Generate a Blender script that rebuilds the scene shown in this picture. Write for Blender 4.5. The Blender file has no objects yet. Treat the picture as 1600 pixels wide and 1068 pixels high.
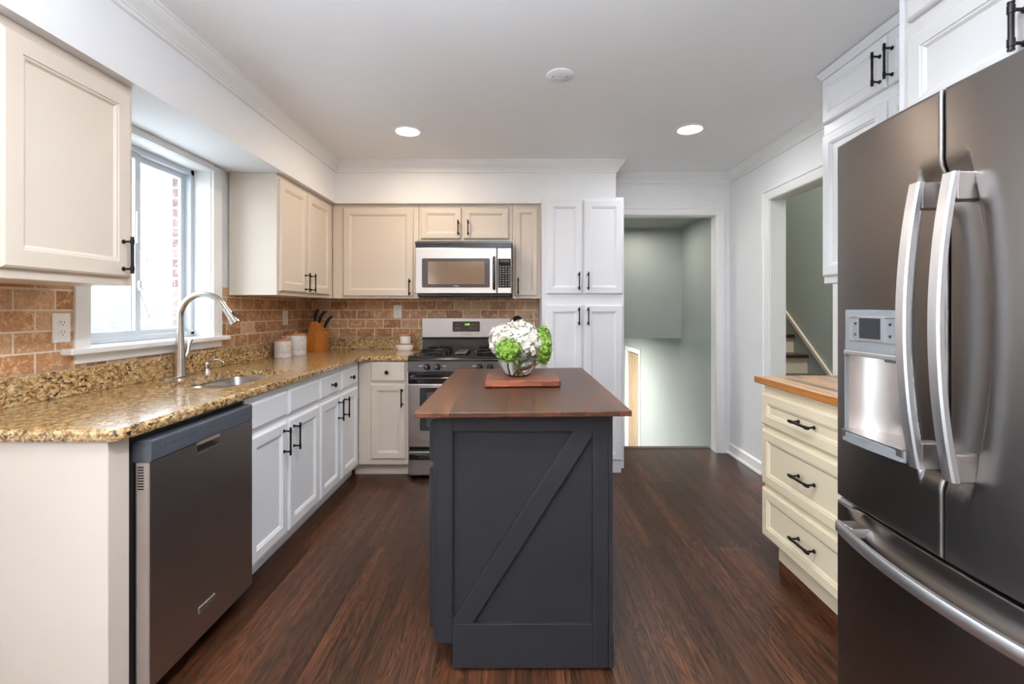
import bpy, bmesh, math, random
from mathutils import Vector, Matrix
R = math.radians
PI = math.pi
S = bpy.context.scene
COL = S.collection
random.seed(7)

# ------------------------------------------------------------------ camera
EYE = 1.262; FPX = 733.2; CX = 804.6; CY = 483.7
cam = bpy.data.cameras.new('camera'); camo = bpy.data.objects.new('camera', cam); COL.objects.link(camo)
cam.sensor_width = 36; cam.lens = 36 * FPX / 1600
cam.shift_x = (800 - CX) / 1600; cam.shift_y = (CY - 534) / 1600
camo.location = (0, 0, EYE); camo.rotation_euler = (R(90), 0, 0)
cam.clip_start = .02; cam.clip_end = 300
S.camera = camo

# ------------------------------------------------------------------ world, sun, exposure
S.view_settings.view_transform = 'Standard'
S.view_settings.look = 'None'
S.view_settings.exposure = 0.52
S.view_settings.gamma = 1
S.view_settings.use_curve_mapping = False
W = bpy.data.worlds.new('world'); S.world = W; W.use_nodes = True
wn = W.node_tree.nodes; wn.clear()
wo = wn.new('ShaderNodeOutputWorld'); wb = wn.new('ShaderNodeBackground')
tc = wn.new('ShaderNodeTexCoord'); sx = wn.new('ShaderNodeSeparateXYZ'); rp = wn.new('ShaderNodeValToRGB')
rp.color_ramp.elements[0].position = .0; rp.color_ramp.elements[0].color = (.88, .94, 1, 1)
rp.color_ramp.elements[1].position = .8; rp.color_ramp.elements[1].color = (.55, .74, 1, 1)
W.node_tree.links.new(tc.outputs['Generated'], sx.inputs[0]); W.node_tree.links.new(sx.outputs[2], rp.inputs[0])
W.node_tree.links.new(rp.outputs[0], wb.inputs[0]); W.node_tree.links.new(wb.outputs[0], wo.inputs[0])
wb.inputs[1].default_value = 6.5
sl = bpy.data.lights.new('sun', 'SUN'); sl.energy = 6; sl.angle = R(1.5); sl.color = (1, .95, .88)
so_ = bpy.data.objects.new('sun', sl); COL.objects.link(so_); so_.rotation_euler = (R(-38), R(30), 0)

def area(name, loc, size, power, color=(1, 1, 1), rot=(0, 0, 0), sy=None, portal=False, shape=None):
    l = bpy.data.lights.new(name, 'AREA'); l.size = size; l.energy = power; l.color = color
    if sy: l.shape = 'RECTANGLE'; l.size_y = sy
    if shape: l.shape = shape
    if portal: l.cycles.is_portal = True
    o = bpy.data.objects.new(name, l); COL.objects.link(o); o.location = loc; o.rotation_euler = rot
    return o
WARM = (1, .80, .60); NEUT = (1, .93, .85)
LAMPS = [(-.725, 3.17, 6, WARM), (1.169, 3.135, 5, (.95, .97, 1)), (-.95, .9, 2.5, NEUT), (-.02, .75, 20, (.86, .93, 1)), (-.6, -1.4, 6, NEUT), (.8, -1.4, 9, NEUT)]  # cans in view first, then cans added out of view for fill
for i, (x, y, p, c) in enumerate(LAMPS):
    area('recessed_lamp_light', (x, y, 2.452), .15, p, c, shape='DISK')
area('sky_portal', (-1.9, 2.39, 1.6), .8, 0, rot=(0, R(-90), 0), sy=.98, portal=True)
area('sky_portal', (-1.9, -1.35, 1.1), 2.0, 0, rot=(0, R(-90), 0), sy=3.0, portal=True)
for y, pw in ((.28, 56), (-1.2, 66)):  # uplights added out of view to brighten the ceiling
    area('added_uplight', (-.2, y, 1.975), .30, pw, (.78, .88, 1), rot=(PI, 0, 0), shape='DISK')
area('hall_fill_light', (2.55, 3.4, 4.5), .5, 70, (1, .93, .82))  # added fill for the stair hall, its source unseen
area('stairwell_fill_light', (1.3, 4.62, 2.10), .2, 3.2, (1, .93, .85))  # added fill that brightens the stairwell and bulkhead
area('lower_hall_fill_light', (.5, 6.6, .9), .5, 85, (1, .96, .92))  # added fill in place of the daylight on the lower level

# ------------------------------------------------------------------ helpers
def srgb(r, g, b):
    f = lambda c: (c / 255 / 12.92) if c / 255 <= .04045 else ((c / 255 + .055) / 1.055) ** 2.4
    return (f(r), f(g), f(b), 1)

def at(px, py, Y):
    return ((px - CX) * Y / FPX, EYE - (py - CY) * Y / FPX)

def mapping(N, direction):
    """right-handed frame: u along the face, v up, n outward"""
    N = Vector(N); V = Vector((0, 0, 1)); U = V.cross(N)
    return U, V, N

class MB:
    def __init__(s): s.v = []; s.f = []; s.sm = []; s.m = Matrix.Identity(4)
    def frame(s, O, N):
        U, V, N = mapping(N, 0)
        s.m = Matrix(((U.x, V.x, N.x, O[0]), (U.y, V.y, N.y, O[1]), (U.z, V.z, N.z, O[2]), (0, 0, 0, 1))); return s
    def mat(s, m): s.m = m; return s
    def add(s, vs, fs, smooth=False):
        b = len(s.v)
        s.v += [s.m @ Vector(p) for p in vs]
        for f in fs: s.f.append([b + i for i in f]); s.sm.append(smooth)
        return s
    def box(s, x0, x1, y0, y1, z0, z1):
        vs = [(x, y, z) for x in (x0, x1) for y in (y0, y1) for z in (z0, z1)]
        return s.add(vs, [(0, 1, 3, 2), (4, 6, 7, 5), (0, 4, 5, 1), (2, 3, 7, 6), (0, 2, 6, 4), (1, 5, 7, 3)])
    def loops(s, ls, cap0=True, cap1=True, smooth=False, closed=True):
        n = len(ls[0]); vs = [p for l in ls for p in l]; fs = []
        for i in range(len(ls) - 1):
            for j in range(n if closed else n - 1):
                k = (j + 1) % n
                fs.append((i * n + j, i * n + k, (i + 1) * n + k, (i + 1) * n + j))
        if cap0: fs.append(tuple(range(n))[::-1])
        if cap1: fs.append(tuple((len(ls) - 1) * n + j for j in range(n)))
        return s.add(vs, fs, smooth)
    def lathe(s, prof, c=(0, 0, 0), axis='z', n=24, cap0=True, cap1=True, sx=1, sy=1):
        ls = []
        for r, h in prof:
            l = []
            for j in range(n):
                a = 2 * PI * j / n; p = (r * math.cos(a) * sx, r * math.sin(a) * sy, h)
                if axis == 'x': p = (p[2], p[0], p[1])
                if axis == 'y': p = (p[1], p[2], p[0])
                l.append((p[0] + c[0], p[1] + c[1], p[2] + c[2]))
            ls.append(l)
        return s.loops(ls, cap0, cap1, True)
    def tube(s, pts, r, n=10, cap=True):
        pts = [Vector(p) for p in pts]; ls = []; up = None
        rr = r if isinstance(r, (list, tuple)) else [r] * len(pts)
        for i, p in enumerate(pts):
            d = (pts[min(i + 1, len(pts) - 1)] - pts[max(i - 1, 0)]).normalized()
            if up is None: up = d.orthogonal().normalized()
            up = (up - d * up.dot(d)).normalized(); w = d.cross(up)
            ls.append([p + (up * math.cos(2 * PI * j / n) + w * math.sin(2 * PI * j / n)) * rr[i] for j in range(n)])
        return s.loops(ls, cap, cap, True)
    def prism(s, poly, a, b, axis='z'):
        def P(u, v, w):
            return {'z': (u, v, w), 'y': (u, w, v), 'x': (w, u, v)}[axis]
        return s.loops([[P(u, v, a) for u, v in poly], [P(u, v, b) for u, v in poly]])
    def rects(s, w, h, prof, x=0, y=0):
        """concentric rectangles: (inset, height) pairs - the profile of a panelled front"""
        ls = []
        for ins, d in prof:
            ls.append([(x + ins, y + ins, d), (x + w - ins, y + ins, d), (x + w - ins, y + h - ins, d), (x + ins, y + h - ins, d)])
        return s.loops(ls)
    def build(s, name, mat, parent=None, bevel=0, seg=2, kind=None, label=None, rot=None):
        off = Vector((0, 0, 0)); p = parent
        while p is not None: off += Vector(p.location); p = p.parent
        me = bpy.data.meshes.new(name)
        me.from_pydata([tuple(v - off) for v in s.v], [], s.f)
        bm = bmesh.new(); bm.from_mesh(me); bmesh.ops.recalc_face_normals(bm, faces=bm.faces[:]); bm.to_mesh(me); bm.free()
        for poly, q in zip(me.polygons, s.sm): poly.use_smooth = q
        me.materials.append(mat)
        if any(s.sm):
            for poly in me.polygons: poly.use_smooth = True
            me.set_sharp_from_angle(angle=R(42))
        me.update()
        o = bpy.data.objects.new(name, me); COL.objects.link(o)
        if parent is not None: o.parent = parent
        if bevel:
            b = o.modifiers.new('bevel', 'BEVEL'); b.width = bevel; b.segments = seg; b.limit_method = 'ANGLE'; b.angle_limit = R(35); b.harden_normals = False
        if kind: o['kind'] = kind
        if label: o['label'] = label
        return o

def tag(o, label, cat, group=None, kind=None):
    o['label'] = label; o['category'] = cat
    if group: o['group'] = group
    if kind: o['kind'] = kind
    return o
def thing(name, loc, label, cat, group=None):
    o = bpy.data.objects.new(name, None); COL.objects.link(o); o.location = loc; o.empty_display_size = .05
    return tag(o, label, cat, group)
def B(x0, x1, y0, y1, z0, z1): return MB().box(x0, x1, y0, y1, z0, z1)
def struct(name, mb, mat, parent=None, bevel=0): return mb.build(name, mat, parent, bevel, kind='structure')

def text_mesh(txt, size, mat, O, N, name, parent, width=None, depth=.0006, font_align='CENTER'):
    c = bpy.data.curves.new(name, 'FONT'); c.body = txt; c.size = size; c.align_x = font_align; c.align_y = 'CENTER'; c.extrude = depth
    t = bpy.data.objects.new(name, c); COL.objects.link(t)
    bpy.context.view_layer.update()
    me = bpy.data.meshes.new_from_object(t.evaluated_get(bpy.context.evaluated_depsgraph_get()))
    bpy.data.objects.remove(t); bpy.data.curves.remove(c)
    if width:
        w = max(v.co.x for v in me.vertices) - min(v.co.x for v in me.vertices)
        for v in me.vertices: v.co.x *= width / w
    mb = MB().frame(O, N); vs = [tuple(v.co) for v in me.vertices]; mb.add(vs, [tuple(p.vertices) for p in me.polygons])
    bpy.data.meshes.remove(me)
    return mb.build(name, mat, parent)

# ------------------------------------------------------------------ materials
def newmat(name):
    m = bpy.data.materials.new(name); m.use_nodes = True
    return m, m.node_tree.nodes, m.node_tree.links, m.node_tree.nodes['Principled BSDF']
def N_(nodes, typ, **kw):
    n = nodes.new(typ)
    for k, v in kw.items(): setattr(n, k, v)
    return n
def ramp(nodes, stops):
    r = nodes.new('ShaderNodeValToRGB'); e = r.color_ramp.elements
    while len(e) < len(stops): e.new(.5)
    for q, (p, c) in zip(e, stops): q.position = p; q.color = c
    return r
def simple(name, col, rough=.5, metal=0, noise=.03, scale=6, bump=0, bscale=200, spec=.5, coat=0):
    m, n, l, b = newmat(name)
    b.inputs['Roughness'].default_value = rough; b.inputs['Metallic'].default_value = metal
    b.inputs['Specular IOR Level'].default_value = spec; b.inputs['Coat Weight'].default_value = coat
    t = n.new('ShaderNodeTexCoord'); nz = n.new('ShaderNodeTexNoise'); nz.inputs['Scale'].default_value = scale; nz.inputs['Detail'].default_value = 3
    l.new(t.outputs['Object'], nz.inputs['Vector'])
    k = (1 - noise, 1 + noise)
    r = ramp(n, [(.3, tuple(min(1, c * k[0]) for c in col[:3]) + (1,)), (.7, tuple(min(1, c * k[1]) for c in col[:3]) + (1,))])
    l.new(nz.outputs['Fac'], r.inputs[0]); l.new(r.outputs[0], b.inputs['Base Color'])
    if bump:
        n2 = n.new('ShaderNodeTexNoise'); n2.inputs['Scale'].default_value = bscale; bp = n.new('ShaderNodeBump'); bp.inputs['Strength'].default_value = bump; bp.inputs['Distance'].default_value = .002
        l.new(t.outputs['Object'], n2.inputs['Vector']); l.new(n2.outputs['Fac'], bp.inputs['Height']); l.new(bp.outputs[0], b.inputs['Normal'])
    return m
def brushed(name, col, rough=.28, axis='z', aniso=.5, bump=.05, metal=1.0):
    m, n, l, b = newmat(name)
    b.inputs['Metallic'].default_value = metal; b.inputs['Anisotropic'].default_value = aniso
    t = n.new('ShaderNodeTexCoord'); mp = n.new('ShaderNodeMapping')
    sc = {'z': (900, 900, 6), 'x': (6, 900, 900), 'y': (0, 5, 700)}[axis]; mp.inputs['Scale'].default_value = sc
    nz = n.new('ShaderNodeTexNoise'); nz.inputs['Scale'].default_value = 1; nz.inputs['Detail'].default_value = 2
    l.new(t.outputs['Object'], mp.inputs[0]); l.new(mp.outputs[0], nz.inputs['Vector'])
    r = ramp(n, [(.3, tuple(c * .98 for c in col[:3]) + (1,)), (.7, tuple(min(1, c * 1.015) for c in col[:3]) + (1,))])
    l.new(nz.outputs['Fac'], r.inputs[0]); l.new(r.outputs[0], b.inputs['Base Color'])
    mr = n.new('ShaderNodeMapRange'); mr.inputs['To Min'].default_value = rough * .98; mr.inputs['To Max'].default_value = rough * 1.02
    l.new(nz.outputs['Fac'], mr.inputs['Value']); l.new(mr.outputs[0], b.inputs['Roughness'])
    tg = n.new('ShaderNodeTangent'); tg.direction_type = 'RADIAL'; tg.axis = axis.upper(); l.new(tg.outputs[0], b.inputs['Tangent'])
    return m
def wood(name, c1, c2, rough=.4, along='y', scale=1.0, board=0, seam=.0015, blen=1.2, c3=None, contrast=1.0, bump=.12, coat=0, off=(0, 0), rings=0):
    """boards run along the axis 'along'; board = their width (0: one piece)"""
    m, n, l, b = newmat(name)
    b.inputs['Coat Weight'].default_value = coat; b.inputs['Coat Roughness'].default_value = .25
    t = n.new('ShaderNodeTexCoord'); sp = n.new('ShaderNodeSeparateXYZ'); l.new(t.outputs['Object'], sp.inputs[0])
    order = {'y': ('Y', 'X', 'Z'), 'x': ('X', 'Y', 'Z'), 'z': ('Z', 'X', 'Y')}[along]
    cb = n.new('ShaderNodeCombineXYZ')
    for i, a in enumerate(order): l.new(sp.outputs[a], cb.inputs[i])
    b.inputs['Specular IOR Level'].default_value = .4
    vec = cb.outputs[0]
    brick = None
    if board:
        mo = n.new('ShaderNodeMapping'); mo.inputs['Location'].default_value = (off[0], off[1], 0); l.new(vec, mo.inputs[0])
        brick = n.new('ShaderNodeTexBrick'); brick.inputs['Scale'].default_value = 1
        brick.inputs['Brick Width'].default_value = blen; brick.inputs['Row Height'].default_value = board
        brick.inputs['Mortar Size'].default_value = seam; brick.inputs['Mortar Smooth'].default_value = .3; brick.offset = .37; brick.offset_frequency = 1
        brick.inputs['Color1'].default_value = (0, 0, 0, 1); brick.inputs['Color2'].default_value = (1, 1, 1, 1); brick.inputs['Mortar'].default_value = (.5, .5, .5, 1)
        l.new(mo.outputs[0], brick.inputs['Vector'])
        # shift the grain per board
        ad = n.new('ShaderNodeVectorMath'); ad.operation = 'MULTIPLY_ADD'; ad.inputs[1].default_value = (7, 3, 5); l.new(brick.outputs['Color'], ad.inputs[0]); l.new(vec, ad.inputs[2])
        vec = ad.outputs[0]
    mp = n.new('ShaderNodeMapping'); mp.inputs['Scale'].default_value = (2.2 * scale, 34 * scale, 34 * scale); l.new(vec, mp.inputs[0])
    nz = n.new('ShaderNodeTexNoise'); nz.inputs['Scale'].default_value = 1; nz.inputs['Detail'].default_value = 6; nz.inputs['Roughness'].default_value = .62; nz.inputs['Distortion'].default_value = .6
    l.new(mp.outputs[0], nz.inputs['Vector'])
    lo, hi = .5 - .22 / contrast, .5 + .22 / contrast
    r = ramp(n, [(lo, c1), (.5, tuple((a + q) / 2 for a, q in zip(c1, c2))), (hi, c2)])
    l.new(nz.outputs['Fac'], r.inputs[0]); colr = r.outputs[0]
    # fine dark pores
    mp2 = n.new('ShaderNodeMapping'); mp2.inputs['Scale'].default_value = (9 * scale, 220 * scale, 220 * scale); l.new(vec, mp2.inputs[0])
    n2 = n.new('ShaderNodeTexNoise'); n2.inputs['Scale'].default_value = 1; n2.inputs['Detail'].default_value = 2; l.new(mp2.outputs[0], n2.inputs['Vector'])
    r2 = ramp(n, [(.35, (.62, .62, .62, 1)), (.55, (1, 1, 1, 1))]); l.new(n2.outputs['Fac'], r2.inputs[0])
    mx = n.new('ShaderNodeMix'); mx.data_type = 'RGBA'; mx.blend_type = 'MULTIPLY'; mx.inputs[0].default_value = .8
    l.new(colr, mx.inputs[6]); l.new(r2.outputs[0], mx.inputs[7]); colr = mx.outputs[2]
    if rings:      # cathedral grain: contour lines of a stretched noise
        mp3 = n.new('ShaderNodeMapping'); mp3.inputs['Scale'].default_value = (1.9, 15, 15); l.new(vec, mp3.inputs[0])
        n3 = n.new('ShaderNodeTexNoise'); n3.inputs['Scale'].default_value = 1; n3.inputs['Detail'].default_value = 2.2; n3.inputs['Roughness'].default_value = .45; n3.inputs['Distortion'].default_value = .5; l.new(mp3.outputs[0], n3.inputs['Vector'])
        k1 = n.new('ShaderNodeMath'); k1.operation = 'MULTIPLY'; k1.inputs[1].default_value = 95; l.new(n3.outputs['Fac'], k1.inputs[0])
        k2 = n.new('ShaderNodeMath'); k2.operation = 'SINE'; l.new(k1.outputs[0], k2.inputs[0])
        rr_ = ramp(n, [(0, (.42, .40, .38, 1)), (.45, (.9, .9, .9, 1)), (1, (1.25, 1.22, 1.18, 1))]); k3 = n.new('ShaderNodeMapRange'); k3.inputs['From Min'].default_value = -1; l.new(k2.outputs[0], k3.inputs[0]); l.new(k3.outputs[0], rr_.inputs[0])
        mr_ = n.new('ShaderNodeMix'); mr_.data_type = 'RGBA'; mr_.blend_type = 'MULTIPLY'; mr_.inputs[0].default_value = .75; l.new(colr, mr_.inputs[6]); l.new(rr_.outputs[0], mr_.inputs[7]); colr = mr_.outputs[2]
        b.inputs['Specular IOR Level'].default_value = .38
    bp = n.new('ShaderNodeBump'); bp.inputs['Strength'].default_value = bump; bp.inputs['Distance'].default_value = .001
    if board:
        r3 = ramp(n, [(0, (.62, .60, .60, 1)), (.5, (1, 1, 1, 1)), (1, (1.38, 1.30, 1.22, 1))]) ; l.new(brick.outputs['Color'], r3.inputs[0])
        m3 = n.new('ShaderNodeMix'); m3.data_type = 'RGBA'; m3.blend_type = 'MULTIPLY'; m3.inputs[0].default_value = 1
        l.new(colr, m3.inputs[6]); l.new(r3.outputs[0], m3.inputs[7])
        m4 = n.new('ShaderNodeMix'); m4.data_type = 'RGBA'; m4.inputs[7].default_value = tuple(c * .25 for c in c1[:3]) + (1,)
        l.new(brick.outputs['Fac'], m4.inputs[0]); l.new(m3.outputs[2], m4.inputs[6]); colr = m4.outputs[2]
        su = n.new('ShaderNodeMath'); su.operation = 'SUBTRACT'; l.new(n2.outputs['Fac'], su.inputs[0]); l.new(brick.outputs['Fac'], su.inputs[1]); l.new(su.outputs[0], bp.inputs['Height'])
    else:
        l.new(n2.outputs['Fac'], bp.inputs['Height'])
    l.new(colr, b.inputs['Base Color']); l.new(bp.outputs[0], b.inputs['Normal'])
    mr = n.new('ShaderNodeMapRange'); mr.inputs['To Min'].default_value = rough * .85; mr.inputs['To Max'].default_value = rough * 1.2; l.new(nz.outputs['Fac'], mr.inputs[0]); l.new(mr.outputs[0], b.inputs['Roughness'])
    return m
def tiles(name, u, bw=.156, bh=.080, z0=1.022, cols=None, mortar=None, ms=.0045, uoff=0, rough=.55):
    m, n, l, b = newmat(name)
    t = n.new('ShaderNodeTexCoord'); sp = n.new('ShaderNodeSeparateXYZ'); l.new(t.outputs['Object'], sp.inputs[0])
    cb = n.new('ShaderNodeCombineXYZ'); l.new(sp.outputs[u], cb.inputs[0]); l.new(sp.outputs['Z'], cb.inputs[1])
    mo = n.new('ShaderNodeMapping'); mo.inputs['Location'].default_value = (uoff, -z0 + bh * 40, 0); l.new(cb.outputs[0], mo.inputs[0])
    # uneven tumbled edges
    nd = n.new('ShaderNodeTexNoise'); nd.inputs['Scale'].default_value = 90; nd.inputs['Detail'].default_value = 2; l.new(t.outputs['Object'], nd.inputs['Vector'])
    sb = n.new('ShaderNodeVectorMath'); sb.operation = 'MULTIPLY_ADD'; sb.inputs[1].default_value = (.004, .004, 0); l.new(nd.outputs['Color'], sb.inputs[0]); l.new(mo.outputs[0], sb.inputs[2])
    br = n.new('ShaderNodeTexBrick'); br.inputs['Scale'].default_value = 1; br.inputs['Brick Width'].default_value = bw; br.inputs['Row Height'].default_value = bh
    br.inputs['Mortar Size'].default_value = ms; br.inputs['Mortar Smooth'].default_value = .25; br.offset = .5; br.inputs['Bias'].default_value = 0
    br.inputs['Color1'].default_value = (0, 0, 0, 1); br.inputs['Color2'].default_value = (1, 1, 1, 1); br.inputs['Mortar'].default_value = (.5, .5, .5, 1)
    l.new(sb.outputs[0], br.inputs['Vector'])
    r = ramp(n, cols); l.new(br.outputs['Color'], r.inputs[0])
    n1 = n.new('ShaderNodeTexNoise'); n1.inputs['Scale'].default_value = 38; n1.inputs['Detail'].default_value = 8; n1.inputs['Roughness'].default_value = .75; l.new(t.outputs['Object'], n1.inputs['Vector'])
    r1 = ramp(n, [(.50, (0, 0, 0, 1)), (.60, (1, 1, 1, 1))]); l.new(n1.outputs['Fac'], r1.inputs[0])
    m1 = n.new('ShaderNodeMix'); m1.data_type = 'RGBA'; m1.inputs[7].default_value = tuple(min(1, q * 1.3) for q in cols[-1][1][:3]) + (1,); 
    mu = n.new('ShaderNodeMath'); mu.operation = 'MULTIPLY'; mu.inputs[1].default_value = .85; l.new(r1.outputs[0], mu.inputs[0]); l.new(mu.outputs[0], m1.inputs[0]); l.new(r.outputs[0], m1.inputs[6])
    n3 = n.new('ShaderNodeTexNoise'); n3.inputs['Scale'].default_value = 160; n3.inputs['Detail'].default_value = 3; l.new(t.outputs['Object'], n3.inputs['Vector'])
    r3 = ramp(n, [(.32, (.6, .5, .45, 1)), (.5, (1, 1, 1, 1))]); l.new(n3.outputs['Fac'], r3.inputs[0])
    mm = n.new('ShaderNodeMix'); mm.data_type = 'RGBA'; mm.blend_type = 'MULTIPLY'; mm.inputs[0].default_value = .7; l.new(m1.outputs[2], mm.inputs[6]); l.new(r3.outputs[0], mm.inputs[7])
    m2 = n.new('ShaderNodeMix'); m2.data_type = 'RGBA'; m2.inputs[7].default_value = mortar; l.new(br.outputs['Fac'], m2.inputs[0]); l.new(mm.outputs[2], m2.inputs[6])
    l.new(m2.outputs[2], b.inputs['Base Color'])
    bp = n.new('ShaderNodeBump'); bp.inputs['Strength'].default_value = .6; bp.inputs['Distance'].default_value = .003
    iv = n.new('ShaderNodeMath'); iv.operation = 'MULTIPLY_ADD'; iv.inputs[1].default_value = -1.4; l.new(br.outputs['Fac'], iv.inputs[0]); l.new(n3.outputs['Fac'], iv.inputs[2])
    l.new(iv.outputs[0], bp.inputs['Height']); l.new(bp.outputs[0], b.inputs['Normal']); b.inputs['Roughness'].default_value = rough
    return m
def granite():
    m, n, l, b = newmat('gold granite')
    t = n.new('ShaderNodeTexCoord'); mp = n.new('ShaderNodeMapping'); mp.inputs['Rotation'].default_value = (0.4, .3, .5); mp.inputs['Scale'].default_value = (1.2, .8, 1.2); l.new(t.outputs['Object'], mp.inputs[0])
    def nz(s, d, rg, dist=0):
        q = n.new('ShaderNodeTexNoise'); q.inputs['Scale'].default_value = s; q.inputs['Detail'].default_value = d; q.inputs['Roughness'].default_value = rg; q.inputs['Distortion'].default_value = dist
        l.new(mp.outputs[0], q.inputs['Vector']); return q.outputs['Fac']
    a = ramp(n, [(.30, srgb(96, 66, 40)), (.43, srgb(158, 118, 70)), (.54, srgb(204, 170, 118)), (.68, srgb(238, 218, 180))]); l.new(nz(48, 6, .75, .5), a.inputs[0])
    d = ramp(n, [(.445, (1, 1, 1, 1)), (.47, (0, 0, 0, 1))]); l.new(nz(64, 5, .75, 1.0), d.inputs[0])
    g = ramp(n, [(.35, (.6, .6, .6, 1)), (.58, (1, 1, 1, 1))]); l.new(nz(9, 3, .6), g.inputs[0])
    mu = n.new('ShaderNodeMath'); mu.operation = 'MULTIPLY'; l.new(d.outputs[0], mu.inputs[0]); l.new(g.outputs[0], mu.inputs[1])
    m1 = n.new('ShaderNodeMix'); m1.data_type = 'RGBA'; m1.inputs[7].default_value = srgb(48, 38, 34); l.new(mu.outputs[0], m1.inputs[0]); l.new(a.outputs[0], m1.inputs[6])
    l.new(m1.outputs[2], b.inputs['Base Color']); b.inputs['Roughness'].default_value = .16; b.inputs['Coat Weight'].default_value = .3; b.inputs['Coat Roughness'].default_value = .08
    return m
def thin_glass(name, tint=(1, 1, 1, 1), refl=.12, rough=.0):
    m, n, l, b = newmat(name); n.remove(b); out = n['Material Output']
    tr = n.new('ShaderNodeBsdfTransparent'); tr.inputs[0].default_value = tint; gl = n.new('ShaderNodeBsdfGlossy'); gl.inputs['Roughness'].default_value = rough
    lw = n.new('ShaderNodeLayerWeight'); lw.inputs[0].default_value = .5; pw = n.new('ShaderNodeMath'); pw.operation = 'POWER'; pw.inputs[1].default_value = 5
    fr = n.new('ShaderNodeMath'); fr.operation = 'MULTIPLY_ADD'; fr.inputs[1].default_value = .9; fr.inputs[2].default_value = .03; mx = n.new('ShaderNodeMixShader')
    l.new(lw.outputs['Facing'], pw.inputs[0]); l.new(pw.outputs[0], fr.inputs[0]); l.new(fr.outputs[0], mx.inputs[0]); l.new(tr.outputs[0], mx.inputs[1]); l.new(gl.outputs[0], mx.inputs[2]); l.new(mx.outputs[0], out.inputs[0])
    return m
def glow(name, col, power):
    m, n, l, b = newmat(name); b.inputs['Emission Color'].default_value = col; b.inputs['Emission Strength'].default_value = power; b.inputs['Base Color'].default_value = col
    return m

M = {}
M['wall'] = simple('white wall paint', srgb(236, 236, 237), .6, noise=.01, bump=.05, bscale=350)
M['ceil'] = simple('ceiling paint', srgb(249, 249, 250), .75, noise=.01, bump=.04, bscale=300)
M['trimw'] = simple('white trim paint', srgb(240, 239, 237), .35, noise=.01)
M['sage'] = simple('grey green wall paint', srgb(168, 175, 170), .6, noise=.015, bump=.05, bscale=350)
M['cream'] = simple('cream cabinet paint', srgb(221, 208, 193), .38, noise=.012, scale=3, bump=.03, bscale=120)
M['cream_d'] = simple('buttercream drawer paint', srgb(230, 214, 184), .38, noise=.012, scale=3)
M['white'] = simple('white cabinet paint', srgb(233, 233, 236), .38, noise=.01, scale=3, bump=.03, bscale=120)
M['white_dim'] = simple('light-dimmed white surround paint', srgb(214, 211, 210), .4, noise=.01, scale=3)  # cabinet white darkened to offset strong light on the cabinet over the refrigerator
M['white_lit'] = simple('light-lifted white base paint', srgb(247, 248, 251), .36, noise=.01, scale=3)  # cabinet white raised, standing in for light missing on the left base
M['black'] = simple('black bronze metal', srgb(34, 30, 30), .38, metal=.6, noise=.1)
M['blackp'] = simple('black plastic', srgb(22, 21, 22), .3, noise=.05)
M['blackg'] = simple('black glass', srgb(18, 16, 16), .06, noise=.02, coat=.5)
M['gap'] = simple('dark gap', srgb(12, 11, 11), .8)
M['iron'] = simple('cast iron', srgb(24, 24, 26), .42, noise=.15, scale=60, bump=.2, bscale=400)
M['enamel'] = simple('black enamel', srgb(26, 24, 25), .12, noise=.04)
M['browng'] = simple('dark brown enamel', srgb(62, 50, 46), .25, noise=.04)
M['steel'] = brushed('brushed stainless', srgb(176, 170, 166), .34, 'x', aniso=.2)
M['steel_mw'] = brushed('pale stainless', srgb(200, 193, 188), .36, 'x', aniso=.2)
M['steel_dw'] = brushed('dark brushed stainless', srgb(186, 180, 178), .38, 'z', aniso=.6)
M['steel_fr'] = brushed('fridge stainless', srgb(142, 137, 136), .32, 'y', aniso=.5)
M['steel_h'] = brushed('satin handle metal', srgb(226, 225, 228), .42, 'z', aniso=.3)
M['nickel'] = brushed('brushed nickel', srgb(205, 198, 190), .24, 'z', aniso=.3)
M['greyp'] = simple('grey plastic', srgb(128, 130, 133), .4, noise=.02)
M['dgrey'] = simple('dark grey panel', srgb(96, 100, 108), .35, noise=.02, metal=.4)
M['island'] = simple('charcoal blue paint', srgb(36, 35, 38), .45, spec=.3, noise=.08, scale=8, bump=.08, bscale=90)
M['granite'] = granite()
M['floor'] = wood('dark walnut floor boards', srgb(46, 26, 16), srgb(98, 60, 38), .34, 'y', 1.0, board=.057, seam=.0010, blen=.95, contrast=1.2, bump=.2, rings=1)
M['thresh'] = wood('dark walnut threshold board', srgb(62, 40, 30), srgb(104, 72, 54), .32, 'x', 1.0)
M['tread'] = wood('dark stair tread wood', srgb(44, 34, 30), srgb(74, 58, 50), .3, 'x', 1.0)
M['itop'] = wood('walnut stained island top', srgb(50, 26, 16), srgb(106, 66, 43), .36, 'y', .8, board=.19, seam=.0014, blen=4, contrast=.95, bump=.08, off=(0, .06))
M['butcher'] = wood('maple butcher block', srgb(196, 158, 122), srgb(226, 196, 164), .35, 'y', 1.2, board=.042, seam=.0004, blen=.5, contrast=.7, bump=.05)
M['butcher_e'] = wood('oiled maple edge', srgb(160, 98, 44), srgb(190, 124, 62), .4, 'y', 1.2, contrast=.7)
M['board'] = wood('reddish acacia end grain', srgb(52, 22, 16), srgb(172, 100, 70), .4, 'x', 1.6, board=.032, seam=.0005, blen=.075, contrast=1.2, bump=.08)
M['block'] = wood('amber bamboo', srgb(176, 98, 34), srgb(208, 134, 58), .35, 'z', 1.3, contrast=.8)
M['lidw'] = wood('light acacia lid', srgb(168, 108, 66), srgb(206, 150, 104), .4, 'x', 2, contrast=.8)
M['tan'] = wood('tan door wood', srgb(176, 150, 118), srgb(200, 176, 142), .45, 'z', .6, contrast=.7)
TC = [(0, srgb(156, 104, 64)), (.35, srgb(182, 130, 86)), (.7, srgb(190, 144, 104)), (1, srgb(208, 172, 134))]
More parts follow.
